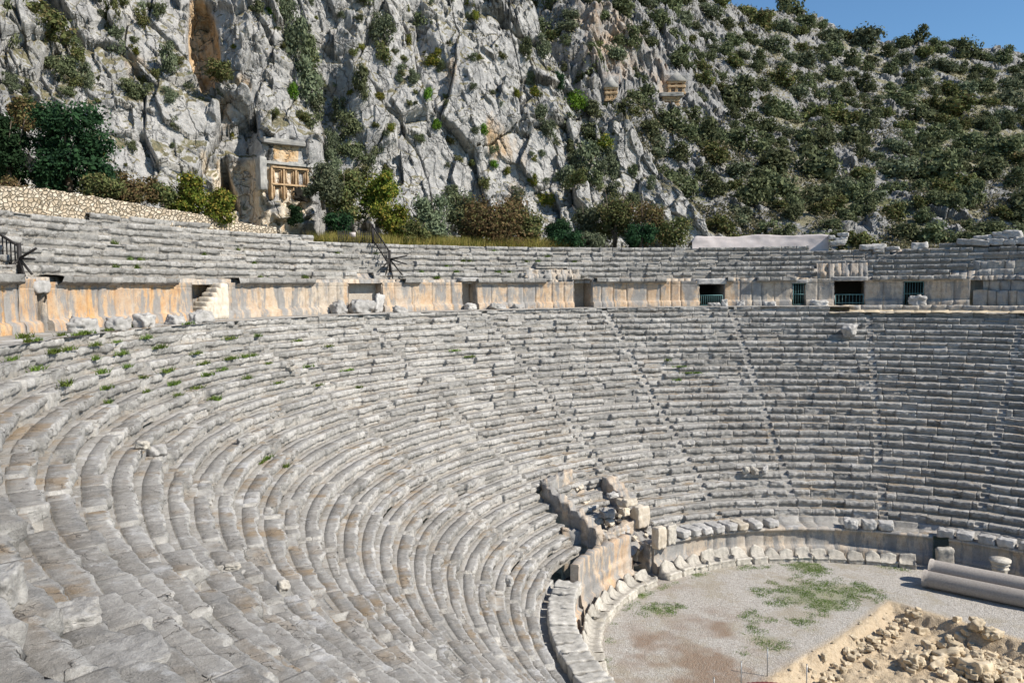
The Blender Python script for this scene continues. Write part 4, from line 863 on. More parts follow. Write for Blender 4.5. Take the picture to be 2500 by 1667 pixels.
# solid back: continue over the crest so the sheet is a real hill mass
last = P[-1]; back = [last+np.array([0, 1.0, 0])*d+np.array([0, 0, 1.0])*e for d, e in ((.8, .3), (2, .5), (4, .4), (8, -.5), (14, -3), (22, -9), (30, -20))]
P = np.concatenate([P, np.array(back)]); X = np.concatenate([X, np.repeat(X[-1:], 7, 0)]); Y = np.concatenate([Y, np.repeat(Y[-1:], 7, 0)-3])
shp = X.shape; Q = P.reshape(-1, 3); xf, yf = X.ravel(), Y.ravel()
rot = np.array([[.985, 0, .17], [0, 1, 0], [-.17, 0, .985]]); Qr = Q@rot.T
f1, b1 = facet(Qr/np.array([8.5, 8.0, 9.5]), 1, 1.5, .12); f2, b2 = facet(Qr/np.array([3.4, 3.4, 3.8])+7, 2, 1.7, .07); f3, b3 = facet(Qr/np.array([1.4, 1.4, 1.6])+3, 3, 1.7, .05)
nf = fbm(Q/6, 4, 5); nf2 = fbm(Q/1.3, 4, 6); ridge = 1-np.abs(fbm(Qr/np.array([3.5, 4, 14]), 3, 8))*2
f4, b4 = facet(Qr/np.array([.6, .6, .65])+3, 9, 1.6, .05)
crumb = 1/(1+np.exp(-(fbm(Q/7+3, 3, 15)+.05)/.10))
disp = 2.1*f1+1.6*f2*(.65+.35*crumb)+.80*f3*(.4+.6*crumb)+.28*f4*(.35+.65*crumb)+.6*nf+.12*nf2+.2*ridge*crumb-.30*np.clip(.05-b2, 0, 1)/.05*crumb-.7*np.clip(.035-b1, 0, 1)/.035
flat = np.clip(gauss(xf, yf, 702, 410, 72, 110)*2.0, 0, 1)                    # dressed face round the near tomb
calm = np.clip(gauss(xf, yf, 470, 350, 130, 60), 0, 1)*.5
disp = disp*(1-flat*.9)*(1-calm)+flat*.5
big = gauss(xf, yf, 600, 120, 70, 150)*2.2+gauss(xf, yf, 1180, 180, 120, 170)*2.0-gauss(xf, yf, 790, 260, 60, 220)*3.5-gauss(xf, yf, 1000, 60, 40, 120)*1.2+gauss(xf, yf, 1330, 340, 60, 80)*1.5+gauss(xf, yf, 1530, 330, 30, 60)*2+gauss(xf, yf, 1640, 500, 40, 60)*1.5
def soft(v, w): return 1/(1+np.exp(-v/w))
cave = soft(1-((xf-497-.12*(yf-120))/40)**2-((yf-118)/102)**2+nf2*.35, .07); disp2 = -cave*2.6*(1+.35*nf2)
cave2 = soft(1-(np.abs(xf-548-.10*(yf-430))/(6+.20*np.clip(yf-388, 0, 200)+1e-3))**2, .15)*soft(486+10*nf2-yf, 4)*(yf > 385); disp2 = disp2-cave2*5.5*(1+.25*f2)
over = gauss(xf, yf, 560, 385, 75, 10)*.9-gauss(xf, yf, 610, 470, 75, 55)*1.0
hollow = -gauss(xf, yf, 640, 540, 26, 60)*1.3
tot = disp+(big+over*.5)*(1-flat)+disp2+over*.5+hollow
nrm = np.stack([-Q[:, 0]/Q[:, 1]*.8, -np.ones(len(Q)), .42+0*xf], 1); nrm /= np.linalg.norm(nrm, axis=1)[:, None]
Q2 = Q+nrm*tot[:, None]
org = .95*cave+.6*gauss(xf, yf, 1100, 205, 28, 70)+.5*gauss(xf, yf, 590, 235, 30, 25)+.5*gauss(xf, yf, 700, 365, 45, 25)+.35*gauss(xf, yf, 1200, 330, 40, 80)+.4*gauss(xf, yf, 470, 290, 100, 25)+.45*gauss(xf, yf, 330, 160, 40, 40)+.2*cave2+.3*gauss(xf, yf, 1330, 90, 40, 60)
pale = .9*soft(gauss(xf, yf, 600, 530, 60, 45)-.3, .08)+.95*soft(gauss(xf, yf, 620, 490, 105, 100)-.35, .08)*(yf > 388)+.7*gauss(xf, yf, 535, 430, 14, 60)+.6*gauss(xf, yf, 500, 400, 16, 25)+.8*gauss(xf, yf, 680, 430, 25, 40)+.7*gauss(xf, yf, 720, 520, 40, 50)+.35*gauss(xf, yf, 1150, 470, 50, 40)
pale = pale*(1-.8*gauss(xf, yf, 665, 500, 30, 50)); org = org+.6*((xf > 668) & (xf < 728) & (yf > 356) & (yf < 396))*1.0
veg = .28*gauss(xf, yf, 850, 330, 90, 160)+.3*gauss(xf, yf, 120, 100, 150, 120)+.3*gauss(xf, yf, 1420, 400, 60, 120)+.25*gauss(xf, yf, 530, 240, 60, 35)+.25*gauss(xf, yf, 700, 80, 80, 110)+.2*gauss(xf, yf, 1300, 270, 80, 50)
PN = Q2.reshape(*shp, 3)
def carve(PNs, Xs, Ys, x0, x1, y0, y1, soft_px, back=0.0, sl=0.0):
    m = np.clip((np.minimum(np.minimum(Xs-x0, x1-Xs), np.minimum(Ys-y0, y1-Ys)))/soft_px+1, 0, 1); m = m*m*(3-2*m)
    core_m = (Xs > x0) & (Xs < x1) & (Ys > y0) & (Ys < y1); Dt = float(np.median(PNs[..., 1][core_m]))+back
    a_, b_, c_ = rays(Xs, Ys); am, bm, _ = rays((x0+x1)/2, 400); xm = float(am/bm)*Dt; k_ = (Dt-sl*xm)/(b_-sl*a_); T_ = np.stack([a_*k_, b_*k_, CZ+c_*k_], -1)
    if sl: 
        q_ = T_.reshape(-1, 3); face = (Xs > x0+22) & (Xs < x1-8) & (Ys > 345) & (Ys < 494); fz = (facet(q_/1.3, 91, 1.4, .1)[0]*.9+.5*fbm(q_/1.5, 3, 92)).reshape(m.shape)*(~face); T_[..., 1] -= fz; T_[..., 0] += fz*.5
    PNs[:] = PNs*(1-m[..., None])+T_*m[..., None]; return Dt
DT1 = carve(PN, X, Y, 645, 756, 335, 545, 42, 0, .85)
cl = kind(link('cliff', grid_mesh('cliff', PN, M_CLIFF, np.clip(np.stack([org, pale, veg], 1), 0, 1).reshape(*shp, 3))), 'structure')
def surf(PNs, Xs, Ys, x, y):
    d = (Xs-x)**2+(Ys-y)**2; i = np.unravel_index(np.argmin(d), d.shape); return Vector(PNs[i].tolist())
CL = (PN[::3, ::3], X[::3, ::3], Y[::3, ::3])
# far hill
hx = np.array([800, 1200, 1450, 1700, 1950, 2200, 2500, 2900, 3600]); hv = np.array([0, .25, .5, .75, 1.0])
HD = np.array([[112, 112, 112, 110, 108, 106, 104, 100, 96], [130, 126, 122, 124, 128, 128, 128, 126, 122], [146, 138, 128, 138, 158, 162, 164, 160, 155], [162, 152, 138, 158, 196, 204, 206, 200, 195], [178, 172, 166, 196, 240, 250, 254, 246, 240]], float)
sx_ = np.array([800, 1300, 1500, 1640, 1740, 1800, 1880, 1925, 1960, 2000, 2060, 2120, 2200, 2290, 2380, 2450, 2520, 2900, 3600]); sy_ = np.array([-260, -200, -90, -30, 8, 18, 32, 30, 34, 52, 78, 92, 104, 106, 122, 128, 134, 190, 300])
def hill_base(nx=950, ny=420):
    x = np.concatenate([np.linspace(800, 1180, 50)[:-1], np.linspace(1180, 2620, nx), np.linspace(2620, 3600, 60)[1:]]); v = np.linspace(0, 1, ny); top = np.interp(x, sx_, sy_)
    X = x[None]+0*v[:, None]; Y = 625+(top-625)[None]*v[:, None]
    rows = np.array([np.interp(x, hx, HD[i]) for i in range(5)]); Dd = np.array([[0.0]])
    k = np.clip(v*4, 0, 3.9999); i0 = k.astype(int); fr = k-i0; fr = fr[:, None]; Dd = rows[i0]*(1-fr)+rows[i0+1]*fr
    a, b, c = rays(X, Y); P = np.stack([a/b*Dd, Dd, CZ+c/b*Dd], 2); return X, Y, P
X, Y, P = hill_base(); last = P[-1]
back = [last+np.array([0, d, e]) for d, e in ((2, .1), (6, -.3), (14, -2), (30, -8), (60, -25), (110, -60))]
P = np.concatenate([P, np.array(back)]); X = np.concatenate([X, np.repeat(X[-1:], 6, 0)]); Y = np.concatenate([Y, np.repeat(Y[-1:], 6, 0)-4])
shp = X.shape; Q = P.reshape(-1, 3); xf, yf = X.ravel(), Y.ravel()
crag = np.clip(soft(gauss(xf, yf, 1480, 130, 210, 190)-.35, .1)+.8*gauss(xf, yf, 1700, 270, 90, 60)+.5*gauss(xf, yf, 2170, 330, 60, 50)+.5*gauss(xf, yf, 2450, 480, 70, 60)+.6*gauss(xf, yf, 2060, 400, 60, 40)+.45*gauss(xf, yf, 1780, 520, 90, 60)+.35*gauss(xf, yf, 2120, 560, 80, 50)+.4*gauss(xf, yf, 1790, 420, 40, 25)+.3*gauss(xf, yf, 2300, 130, 140, 25)+.4*gauss(xf, yf, 1950, 40, 30, 20), 0, 1)
f1, b1 = facet(Q/np.array([7, 8, 9.0]), 41, 1.1, .3); f2, b2 = facet(Q/np.array([2.6, 2.8, 3.2]), 42, 1.3, .3); f3, b3 = facet(Q/np.array([1.1, 1.1, 1.5]), 43, 1.3, .3)
nf = fbm(Q/9, 4, 45); patch = soft(fbm(Q/7, 4, 46)+.35*crag-.12, .06)
amp = np.maximum(patch*.65, crag)
disp = amp*(2.4*f1+1.9*f2+.9*f3+.7*patch)+(1-amp)*(.35*f2+.25*f3)+1.6*nf+crag*1.2*(1-np.abs(fbm(Q/np.array([4, 4, 15]), 3, 48))*2)
disp = disp-3.2*gauss(xf, yf, 1715, 300, 40, 28)-2.5*gauss(xf, yf, 1960, 265, 60, 20)-2.0*gauss(xf, yf, 2380, 370, 60, 25)
tflat = np.clip(1.5*gauss(xf, yf, 1490, 225, 15, 25)+1.5*gauss(xf, yf, 1648, 222, 22, 34)+1.5*gauss(xf, yf, 1634, 250, 18, 15), 0, 1); disp = disp*(1-tflat)+.4*tflat
nrm = np.stack([-Q[:, 0]/Q[:, 1]*.7, -np.ones(len(Q)), .75+0*xf], 1); nrm /= np.linalg.norm(nrm, axis=1)[:, None]
Q2 = Q+nrm*disp[:, None]
rockc = np.clip(amp, 0, 1)*.75; orgh = .62*gauss(xf, yf, 1500, 130, 90, 110)+.5*gauss(xf, yf, 1620, 210, 40, 60)+.35*gauss(xf, yf, 1400, 60, 60, 50)+.4*gauss(xf, yf, 2180, 345, 20, 15)+.2*gauss(xf, yf, 1700, 100, 60, 60)
PH = Q2.reshape(*shp, 3)
DT2 = carve(PH, X, Y, 1622, 1680, 184, 236, 12, -2.0); DT3 = carve(PH, X, Y, 1614, 1660, 238, 266, 8, -2.6); DT4 = carve(PH, X, Y, 1474, 1508, 190, 254, 12, -1.8)
hl = kind(link('hillside', grid_mesh('hillside', PH, M_HILL, np.clip(np.stack([rockc, orgh, 0*orgh], 1), 0, 1).reshape(*shp, 3))), 'structure')
HL = (PH[::3, ::3], X[::3, ::3], Y[::3, ::3])
# terrace behind the top row
A = np.radians(np.linspace(20, 215, 420)); Rr = np.concatenate([np.linspace(39.0, 44, 22), np.linspace(45, 110, 50)]); AA, RQ = np.meshgrid(A, Rr, indexing='ij')
dgr = np.degrees(AA); topz = np.interp(dgr, [20, 88, 100, 140, 146, 160, 175, 183, 205], [4.2, 4.35, 4.7, 4.85, 4.95, 5.2, 5.7, 6.1, 7.0])
ins_ = np.interp(dgr, [20, 205], [0, 0]); Rs = RQ+0.5
Xx, Yy, _ = pt(Rs, AA, 0); Pn = np.stack([Xx.ravel(), Yy.ravel(), 0*Xx.ravel()], 1)
Zt = topz-.1+np.clip((Rs-41)*.035, 0, 3)+.12*fbm(Pn*.4, 4, 3).reshape(Xx.shape)+.05*fbm(Pn*2, 3, 4).reshape(Xx.shape); Zt = np.where(dgr > 141, Zt-.35*np.clip(42-Rs, 0, 2), Zt)
tr_ = kind(link('terrace_ground', grid_mesh('terrace_ground', np.stack([Xx, Yy, Zt], 2), M_HILL, np.zeros((*Xx.shape, 3)))), 'structure')
# retaining wall of pale rubble
def rubble_mat():
    m, nt, b = new_mat('pale_rubble_wall'); g = N(nt); UV = g.mapping(g.coord('UV'), (1, 1.25, 1)); nw = g.noise(UV, 3, 3)
    w = g.node('ShaderNodeVectorMath', operation='ADD'); sc = g.node('ShaderNodeVectorMath', operation='SCALE'); g.put(sc.inputs[0], g.node('ShaderNodeTexNoise').outputs['Color']); sc.inputs['Scale'].default_value = .16; g.put(w.inputs[0], UV); g.put(w.inputs[1], sc.outputs[0])
    v = g.voro(w.outputs[0], 4.2, 'DISTANCE_TO_EDGE'); vc = g.voro(w.outputs[0], 4.2, 'F1', 'Color'); s = g.node('ShaderNodeSeparateColor'); g.put(s.inputs[0], vc)
    n2 = g.noise(g.coord(), 8, 5, .7); c = g.mix(s.outputs[0], (.36, .28, .19), (.63, .565, .46)); c = g.mix(g.math('MULTIPLY', s.outputs[1], .5), c, (.62, .50, .36)); c = g.mix(g.ramp(n2, .4, .65, 0, .35), c, (.3, .27, .22))
    c = g.mix(g.ramp(v, .07, .02), c, (.33, .275, .19)); nt.links.new(c, b.inputs['Base Color']); g.bump(b, g.ramp(v, 0, .14), 1.0, .12); return m
M_RW = rubble_mat()
rw = thing('retaining_wall', 'pale rubble stone retaining wall sloping down behind the top seats at left', 'wall')
a0, a1 = 142.2, 208.0; A = np.radians(np.linspace(a0, a1, 420)); n_a = len(A)
wl_ = [(-500, 380), (-200, 425), (0, 455), (96, 460), (237, 483), (459, 521), (612, 550), (700, 562), (815, 571)][::-1]
wt = np.interp(np.degrees(A), [th_at(x, 40.6, y) for x, y in wl_], [at_R(x, y, 40.6).z for x, y in wl_])
pr = [(40.05, 'b')]+[(40.05, i/14) for i in range(15)]+[(40.12, 1.0), (40.5, 1.0), (40.55, .8)]
V = np.zeros((n_a, len(pr), 3)); UVv = np.zeros((n_a, len(pr), 2))
for j, (R, q) in enumerate(pr):
    zb_ = 4.2; z = np.full(n_a, zb_) if q == 'b' else zb_+(wt-zb_)*q
    xx, yy, _ = pt(R+.6*np.clip((np.degrees(A)-150)/30, 0, 1), A, 0); V[:, j] = np.stack([xx, yy, z], 1); UVv[:, j] = np.stack([A*40, z+(R-40)*1.0], 1)
Qv = V.reshape(-1, 3); fv, fb = facet(Qv*3.4, 77, .8, .15); sh = V.shape
d = (.10*fv-.06*np.clip(.15-fb, 0, 1)/.15).reshape(sh[:2]); dirx, diry = np.cos(A)[:, None], np.sin(A)[:, None]
V[:, :, 0] -= d*dirx; V[:, :, 1] -= d*diry; V[:, :, 2] += .5*d
link('wall_face', grid_mesh('wall_face', V, M_RW, None, UVv), rw)

# ------------------------------------------------------------------ rock tombs
def tomb(name, label, P, w, h, rz, kindt):
    t = thing(name, label, 'rock tomb', P, rz); bx_ = lambda nm, a, b, m: link(nm, make_mesh(nm, *stone_box(a, b), m), t)
    def stone_box(a, b):
        V, F = stone(tuple(abs(q-p) for p, q in zip(a, b)), random.randint(0, 999), 12, .06, 30); return V+np.array([(a[0]+b[0])/2, (a[1]+b[1])/2, min(a[2], b[2])]), F
    d = .9
    if kindt == 'house':      # two tiers of recessed coffers under a heavy lintel
        link('back_panel', make_mesh('back_panel', *box((-w/2, .5, 0), (w/2, 1.6, h)), M_TOMB), t)
        for i in range(4): x = -w/2+i*w/3; bx_('upright_beam', (x-.09, .05, 0 if i != 2 else h*.4), (x+.09, .7, h), M_TOMB)
        for z in (h*.44, h*.96): bx_('cross_beam', (-w/2-.05, .0, z), (w/2+.05, .7, z+.15), M_TOMB)
        for z0, z1 in ((h*.05, h*.42), (h*.5, h*.93)):
            for i in range(3):
                if i == 2 and z0 < .2*h: continue
                xc = -w/2+w/6+i*w/3
                for s_ in range(3):
                    q = .30-.085*s_; yy = .12+.12*s_
                    V, F = merge([box((xc-q-.05, yy, z0+.03), (xc-q, .6, z1-.09*s_)), box((xc+q, yy, z0+.03), (xc+q+.05, .6, z1-.09*s_)), box((xc-q-.05, yy, z1-.09*s_-.05), (xc+q+.05, .6, z1-.09*s_))])
                    link('coffer_frame', make_mesh('coffer_frame', V, F, M_TOMB), t)
        bx_('lintel', (-w/2-.6, -.05, h+.18), (w/2+.6, .9, h+.42), M_TOMBG)
        bx_('roof_slab', (-w/2-.7, -.10, h+1.85), (w/2-.2, .9, h+2.3), M_TOMBG)
        bx_('broken_pillar', (-w/2-1.1, -.15, h*.25), (-w/2-.5, .8, h+.7), M_TOMBG)
        V, F = stone((1.45, .5, 1.15), 5, 12, .2, 4); link('hole', make_mesh('hole', V+np.array([w/2-.6, .26, .0]), F, M_BLACK), t)  # solid near-black lump; the opening's shade is put into its colour
    else:
        link('back_panel', make_mesh('back_panel', *box((-w/2, .6, 0), (w/2, 2.2, h)), M_DARK), t)  # shade between the pillars painted as a dark panel
        n = 4 if w > 3 else 2
        for i in range(n+1): x = -w/2+i*w/n; bx_('pillar', (x-.22, 0, 0), (x+.22, .9, h), M_TOMB)
        for z in (0, h*.62, h): bx_('beam', (-w/2-.4, -.15, z), (w/2+.4, .9, z+.35), M_TOMB)
        if kindt == 'gable':
            V, F = [(-w/2-.6, -.3, h+.35), (w/2+.6, -.3, h+.35), (0, -.3, h+1.9), (-w/2-.6, 1.5, h+.35), (w/2+.6, 1.5, h+.35), (0, 1.5, h+1.9)], [[0, 1, 2], [3, 5, 4], [0, 2, 5, 3], [1, 4, 5, 2], [0, 3, 4, 1]]
            link('gable', make_mesh('gable', V, F, M_TOMBG), t)
        else: bx_('cornice', (-w/2-.9, -.6, h+.35), (w/2+.9, 1.2, h+.95), M_TOMBG)
    return t
M_TOMB = simple_stone('tomb_limestone', (.34, .22, .12), (.56, .41, .25), 2.5, .8, .08); M_TOMBG = simple_stone('tomb_grey', (.22, .22, .215), (.46, .44, .40), 1.5); M_CLIFFB = simple_stone('tomb_fascia', (.26, .26, .255), (.58, .48, .36), .9); M_BLACK = plain('painted_hole_shade', (.02, .018, .015), 1.0)
P = at_y(706, 490, DT1+.15); tomb('rock_tomb', 'house-shaped rock-cut tomb with two tiers of coffered panels beside the olive tree', P+Vector((.25, -.33, 0)), 3.2, 2.65, math.atan(.85), 'house')
P = at_y(1650, 232, DT2); tomb('rock_tomb', 'largest far rock tomb with pillars under a gabled roof, on the orange crag', P+Vector((0, -.5, 0)), 2.3, 1.8, .0, 'gable')
P = at_y(1637, 261, DT3); tomb('rock_tomb', 'low pillared rock tomb just below the gabled one', P+Vector((0, -.5, 0)), 2.0, 1.1, .0, 'flat')
P = at_y(1491, 249, DT4); tomb('rock_tomb', 'small narrow far rock tomb with a pointed top, left of the gabled one', P+Vector((0, -.5, 0)), 1.2, 1.7, .0, 'gable')

# ------------------------------------------------------------------ vegetation
def leaf_cloud(lobes, n, size, seed, shell=.35, up=.25, hang=0):
    """lobes: (x,y,z,rx,ry,rz); real leaf sprays spread through the outer shell of each lobe"""
    r = np.random.default_rng(seed); L = np.array(lobes); vol = (L[:, 3]*L[:, 4]*L[:, 5])**(2/3); pick = r.choice(len(L), n, p=vol/vol.sum())
    d = r.normal(size=(n, 3)); d /= np.linalg.norm(d, axis=1)[:, None]; rad = 1-shell*r.random(n)**1.6
    clump = fbm(d*2.6+pick[:, None]*9.1, 3, seed); rad = rad*(1+.38*clump)
    C = L[pick, :3]+d*L[pick, 3:]*rad[:, None]
    keep = (r.random(n) < .35+.9*(clump+.45)); C, d, pick, clump = C[keep], d[keep], pick[keep], clump[keep]; n = len(C)
    inner = r.random(n) < .30; C = np.where(inner[:, None], L[pick, :3]+(C-L[pick, :3])*.62, C)
    nr = d+r.normal(0, .75, (n, 3))+np.array([0, 0, up]); nr /= np.linalg.norm(nr, axis=1)[:, None]
    t = np.cross(nr, r.normal(size=(n, 3))); t /= np.linalg.norm(t, axis=1)[:, None]; b = np.cross(nr, t); s = size*(r.uniform(.55, 1.35, n)*np.where(inner, 1.9, 1))[:, None]
    V = np.stack([C+t*s, C+b*s*.55, C-t*s, C-b*s*.55], 1).reshape(-1, 3); F = np.arange(4*n).reshape(-1, 4)
    a = np.clip(.5+.9*clump+r.normal(0, .22, n), 0, 1); c = np.repeat(np.stack([a, r.random(n), r.random(n)], 1), 4, 0)
    return V, F, c
def lobes_for(w, h, seed, n=9, flat=.8, base=0.12):
    r = np.random.default_rng(seed); out = [(0, 0, h*.5, w*.33, w*.33, h*.36)]
    for i in range(n):
        a = r.uniform(0, 6.28); q = r.uniform(.45, 1)*w*.30; z = h*r.uniform(base+.12, .80); k = r.uniform(.16, .27)*w*(1.1-.4*z/h)
        out.append((q*math.cos(a), q*math.sin(a), z, k, k, k*flat))
    return out
G_OAK = leaf_material('oak_scrub_leaf', (.052, .068, .034), (.175, .195, .100)); G_OLV = leaf_material('olive_leaf', (.06, .08, .045), (.19, .215, .13))
G_DARK = leaf_material('dark_evergreen_leaf', (.010, .028, .014), (.035, .075, .03)); G_MIX = leaf_material('mixed_scrub_leaf', (.05, .068, .024), (.165, .18, .07), (.20, .15, .07), .14)
G_MIXL = leaf_material('low_scrub_leaf', (.058, .066, .034), (.175, .17, .095), (.28, .24, .14), .22); G_YEL = leaf_material('yellow_green_leaf', (.045, .075, .012), (.15, .18, .03), (.30, .23, .05), .22); G_BRN = leaf_material('brown_leaf', (.07, .06, .03), (.22, .15, .07), (.16, .16, .06), .3)
G_LIME = leaf_material('bright_leaf', (.04, .10, .012), (.14, .24, .03))
def crown_mesh(w, h, n, size, seed, mat, lobes=9, **k):
    V, F, c = leaf_cloud(lobes_for(w, h, seed, lobes), n, size, seed, **k); return make_mesh('crown', V, F, mat, c)
def trunk_mesh(h, w, r0, seed, nb=5):
    r = np.random.default_rng(seed); parts = [rod((0, 0, -.4), (r.uniform(-.1, .1)*w, r.uniform(-.1, .1)*w, h*.45), r0, 8, r0*.65)]
    for i in range(nb):
        a = i*6.28/nb+r.uniform(-.4, .4); z0 = h*r.uniform(.12, .4); q = w*r.uniform(.22, .38); mx, my = q*.45*math.cos(a), q*.45*math.sin(a)
        parts += [rod((0, 0, z0), (mx, my, z0+h*.22), r0*.5, 6, r0*.35), rod((mx, my, z0+h*.22), (q*math.cos(a+.2), q*math.sin(a+.2), h*r.uniform(.6, .85)), r0*.35, 6, r0*.1)]
    V, F = merge(parts); return make_mesh('trunk', V, F, M_BARK)
# far hill shrubs
hv_ = [crown_mesh(1.0, .78, 1500, .038, 900+i, m, 8, shell=.4) for i, m in enumerate((G_OAK, G_OAK, G_OAK, G_OLV, G_MIX, G_OAK))]
r_ = np.random.default_rng(33); pts_h = []; tries = 0
def near_sil(x): return np.interp(x, tx, ty)
while len(pts_h) < 298 and tries < 60000:
    tries += 1; x = r_.uniform(1250, 2540); s_y = float(np.interp(x, sx_, sy_)); y = r_.uniform(s_y+2, 612)
    if x < 1720 and y > near_sil(x)-4: continue
    cr = math.exp(-((x-1500)/170)**2-((y-140)/150)**2)
    if x < 1700 and y < 330 and r_.random() < .80*min(1, cr*1.5) : continue
    if any(abs(x-cx_) < wx_ and abs(y-cy_) < wy_ for cx_, cy_, wx_, wy_ in ((1490, 225, 42, 55), (1648, 220, 56, 60), (1634, 255, 50, 40), (1790, 395, 40, 20), (2060, 395, 45, 30), (2450, 490, 50, 40), (1745, 520, 55, 30), (2170, 330, 40, 35), (1725, 260, 50, 25), (2350, 250, 50, 20), (2400, 70, 0, 0), (2130, 570, 50, 30), (1960, 565, 30, 20))): continue
    wpx = r_.uniform(26, 68)*(1.0 if y > 250 else .82)*(1.12 if y > 400 else 1); dens = .56 if y < 250 else .50
    if any(((x-p[0])/(wpx+p[2]))**2+((y-p[1])/((wpx+p[2])*.75))**2 < dens**2 for p in pts_h): continue
    pts_h.append((x, y, wpx))
names_k = ['dark green oak shrub', 'dark green oak shrub', 'dark green oak shrub', 'greyish green shrub', 'yellowish green shrub', 'dark green oak shrub']
def zone(x, y):
    d = y-np.interp(x, sx_, sy_)
    a = 'on the skyline' if d < 22 else 'just under the skyline' if d < 60 else 'high up' if y < 200 else 'above mid slope' if y < 290 else 'at mid slope' if y < 380 else 'below mid slope' if y < 470 else 'low down' if y < 545 else 'at the slope foot'
    b = 'above the rock tombs' if x < 1560 and y < 200 else 'beside the rock tombs' if x < 1760 and y < 300 else 'against the grey spur' if x < 1700 else 'over the cover, left part' if x < 1800 else 'over the middle of the cover' if x < 1900 else 'over the right end of the cover' if x < 2020 else 'above the ruined opening' if x < 2120 else 'above the green gate' if x < 2260 else 'left of the stone heap' if x < 2360 else 'near the right edge' if x < 2440 else 'at the right edge'
    return a+', '+b
for i, (x, y, wpx) in enumerate(pts_h):
    P = surf(*HL, x, y+wpx*.25); D = P.y; w = wpx/FPX*D*2.05; k = i % 6
    sz = 'huge' if wpx > 60 else 'broad' if wpx > 52 else 'tiny' if wpx < 32 else 'small' if wpx < 41 else 'rounded'
    o = link('hill_shrub', hv_[k], loc=P+Vector((0, .15*w, -.12*w)), rot=(0, 0, r_.uniform(0, 6.28)), scale=(w, w, w*r_.uniform(.8, 1.1)))
    tag(o, '%s %s %s' % (sz, names_k[k], zone(x, y)), 'shrub', 'shrubs dotted over the far hillside')
# low ground scrub merging the shrubs
pg = []
for i in range(0, PH.shape[0]-8):
    pass
sub_ = PH[:-8:3, ::3].reshape(-1, 3); r_2 = np.random.default_rng(71); nsel = fbm(sub_/6.5, 4, 61)+.5*fbm(sub_/2.2, 3, 62); xs_ = X[:-8:3, ::3].ravel(); ys_ = Y[:-8:3, ::3].ravel()
mk = (nsel > -.06) & (r_2.random(len(sub_)) < .55) & (xs_ > 1230) & ~((np.abs(xs_-1570) < 120) & (np.abs(ys_-195) < 85)) & ~((xs_ < 1650) & (ys_ < 260) & (r_2.random(len(sub_)) < .75))
cp_ = np.repeat(sub_[mk], 7, 0); nn_ = len(cp_); cp_ = cp_+r_2.normal(0, .42, (nn_, 3))*np.array([1, 1, .5])+np.array([0, -.2, .35])
nr_ = r_2.normal(0, 1, (nn_, 3))+np.array([0, -.4, .8]); nr_ /= np.linalg.norm(nr_, axis=1)[:, None]; t1 = np.cross(nr_, r_2.normal(size=(nn_, 3))); t1 /= np.linalg.norm(t1, axis=1)[:, None]; b1_ = np.cross(nr_, t1); sz_ = r_2.uniform(.10, .26, nn_)[:, None]
Vg = np.stack([cp_+t1*sz_, cp_+b1_*sz_*.6, cp_-t1*sz_, cp_-b1_*sz_*.6], 1).reshape(-1, 3)
tn_ = np.clip(.45+.8*fbm(cp_/1.5, 3, 63), 0, 1); cg = np.repeat(np.stack([tn_, r_2.random(nn_), 0*tn_], 1), 4, 0)
kind(tag(link('low_scrub', make_mesh('low_scrub', Vg, np.arange(4*nn_).reshape(-1, 4), G_MIXL, cg)), 'low olive-green scrub and dry grass covering the far hillside between shrubs', 'scrub'), 'stuff')
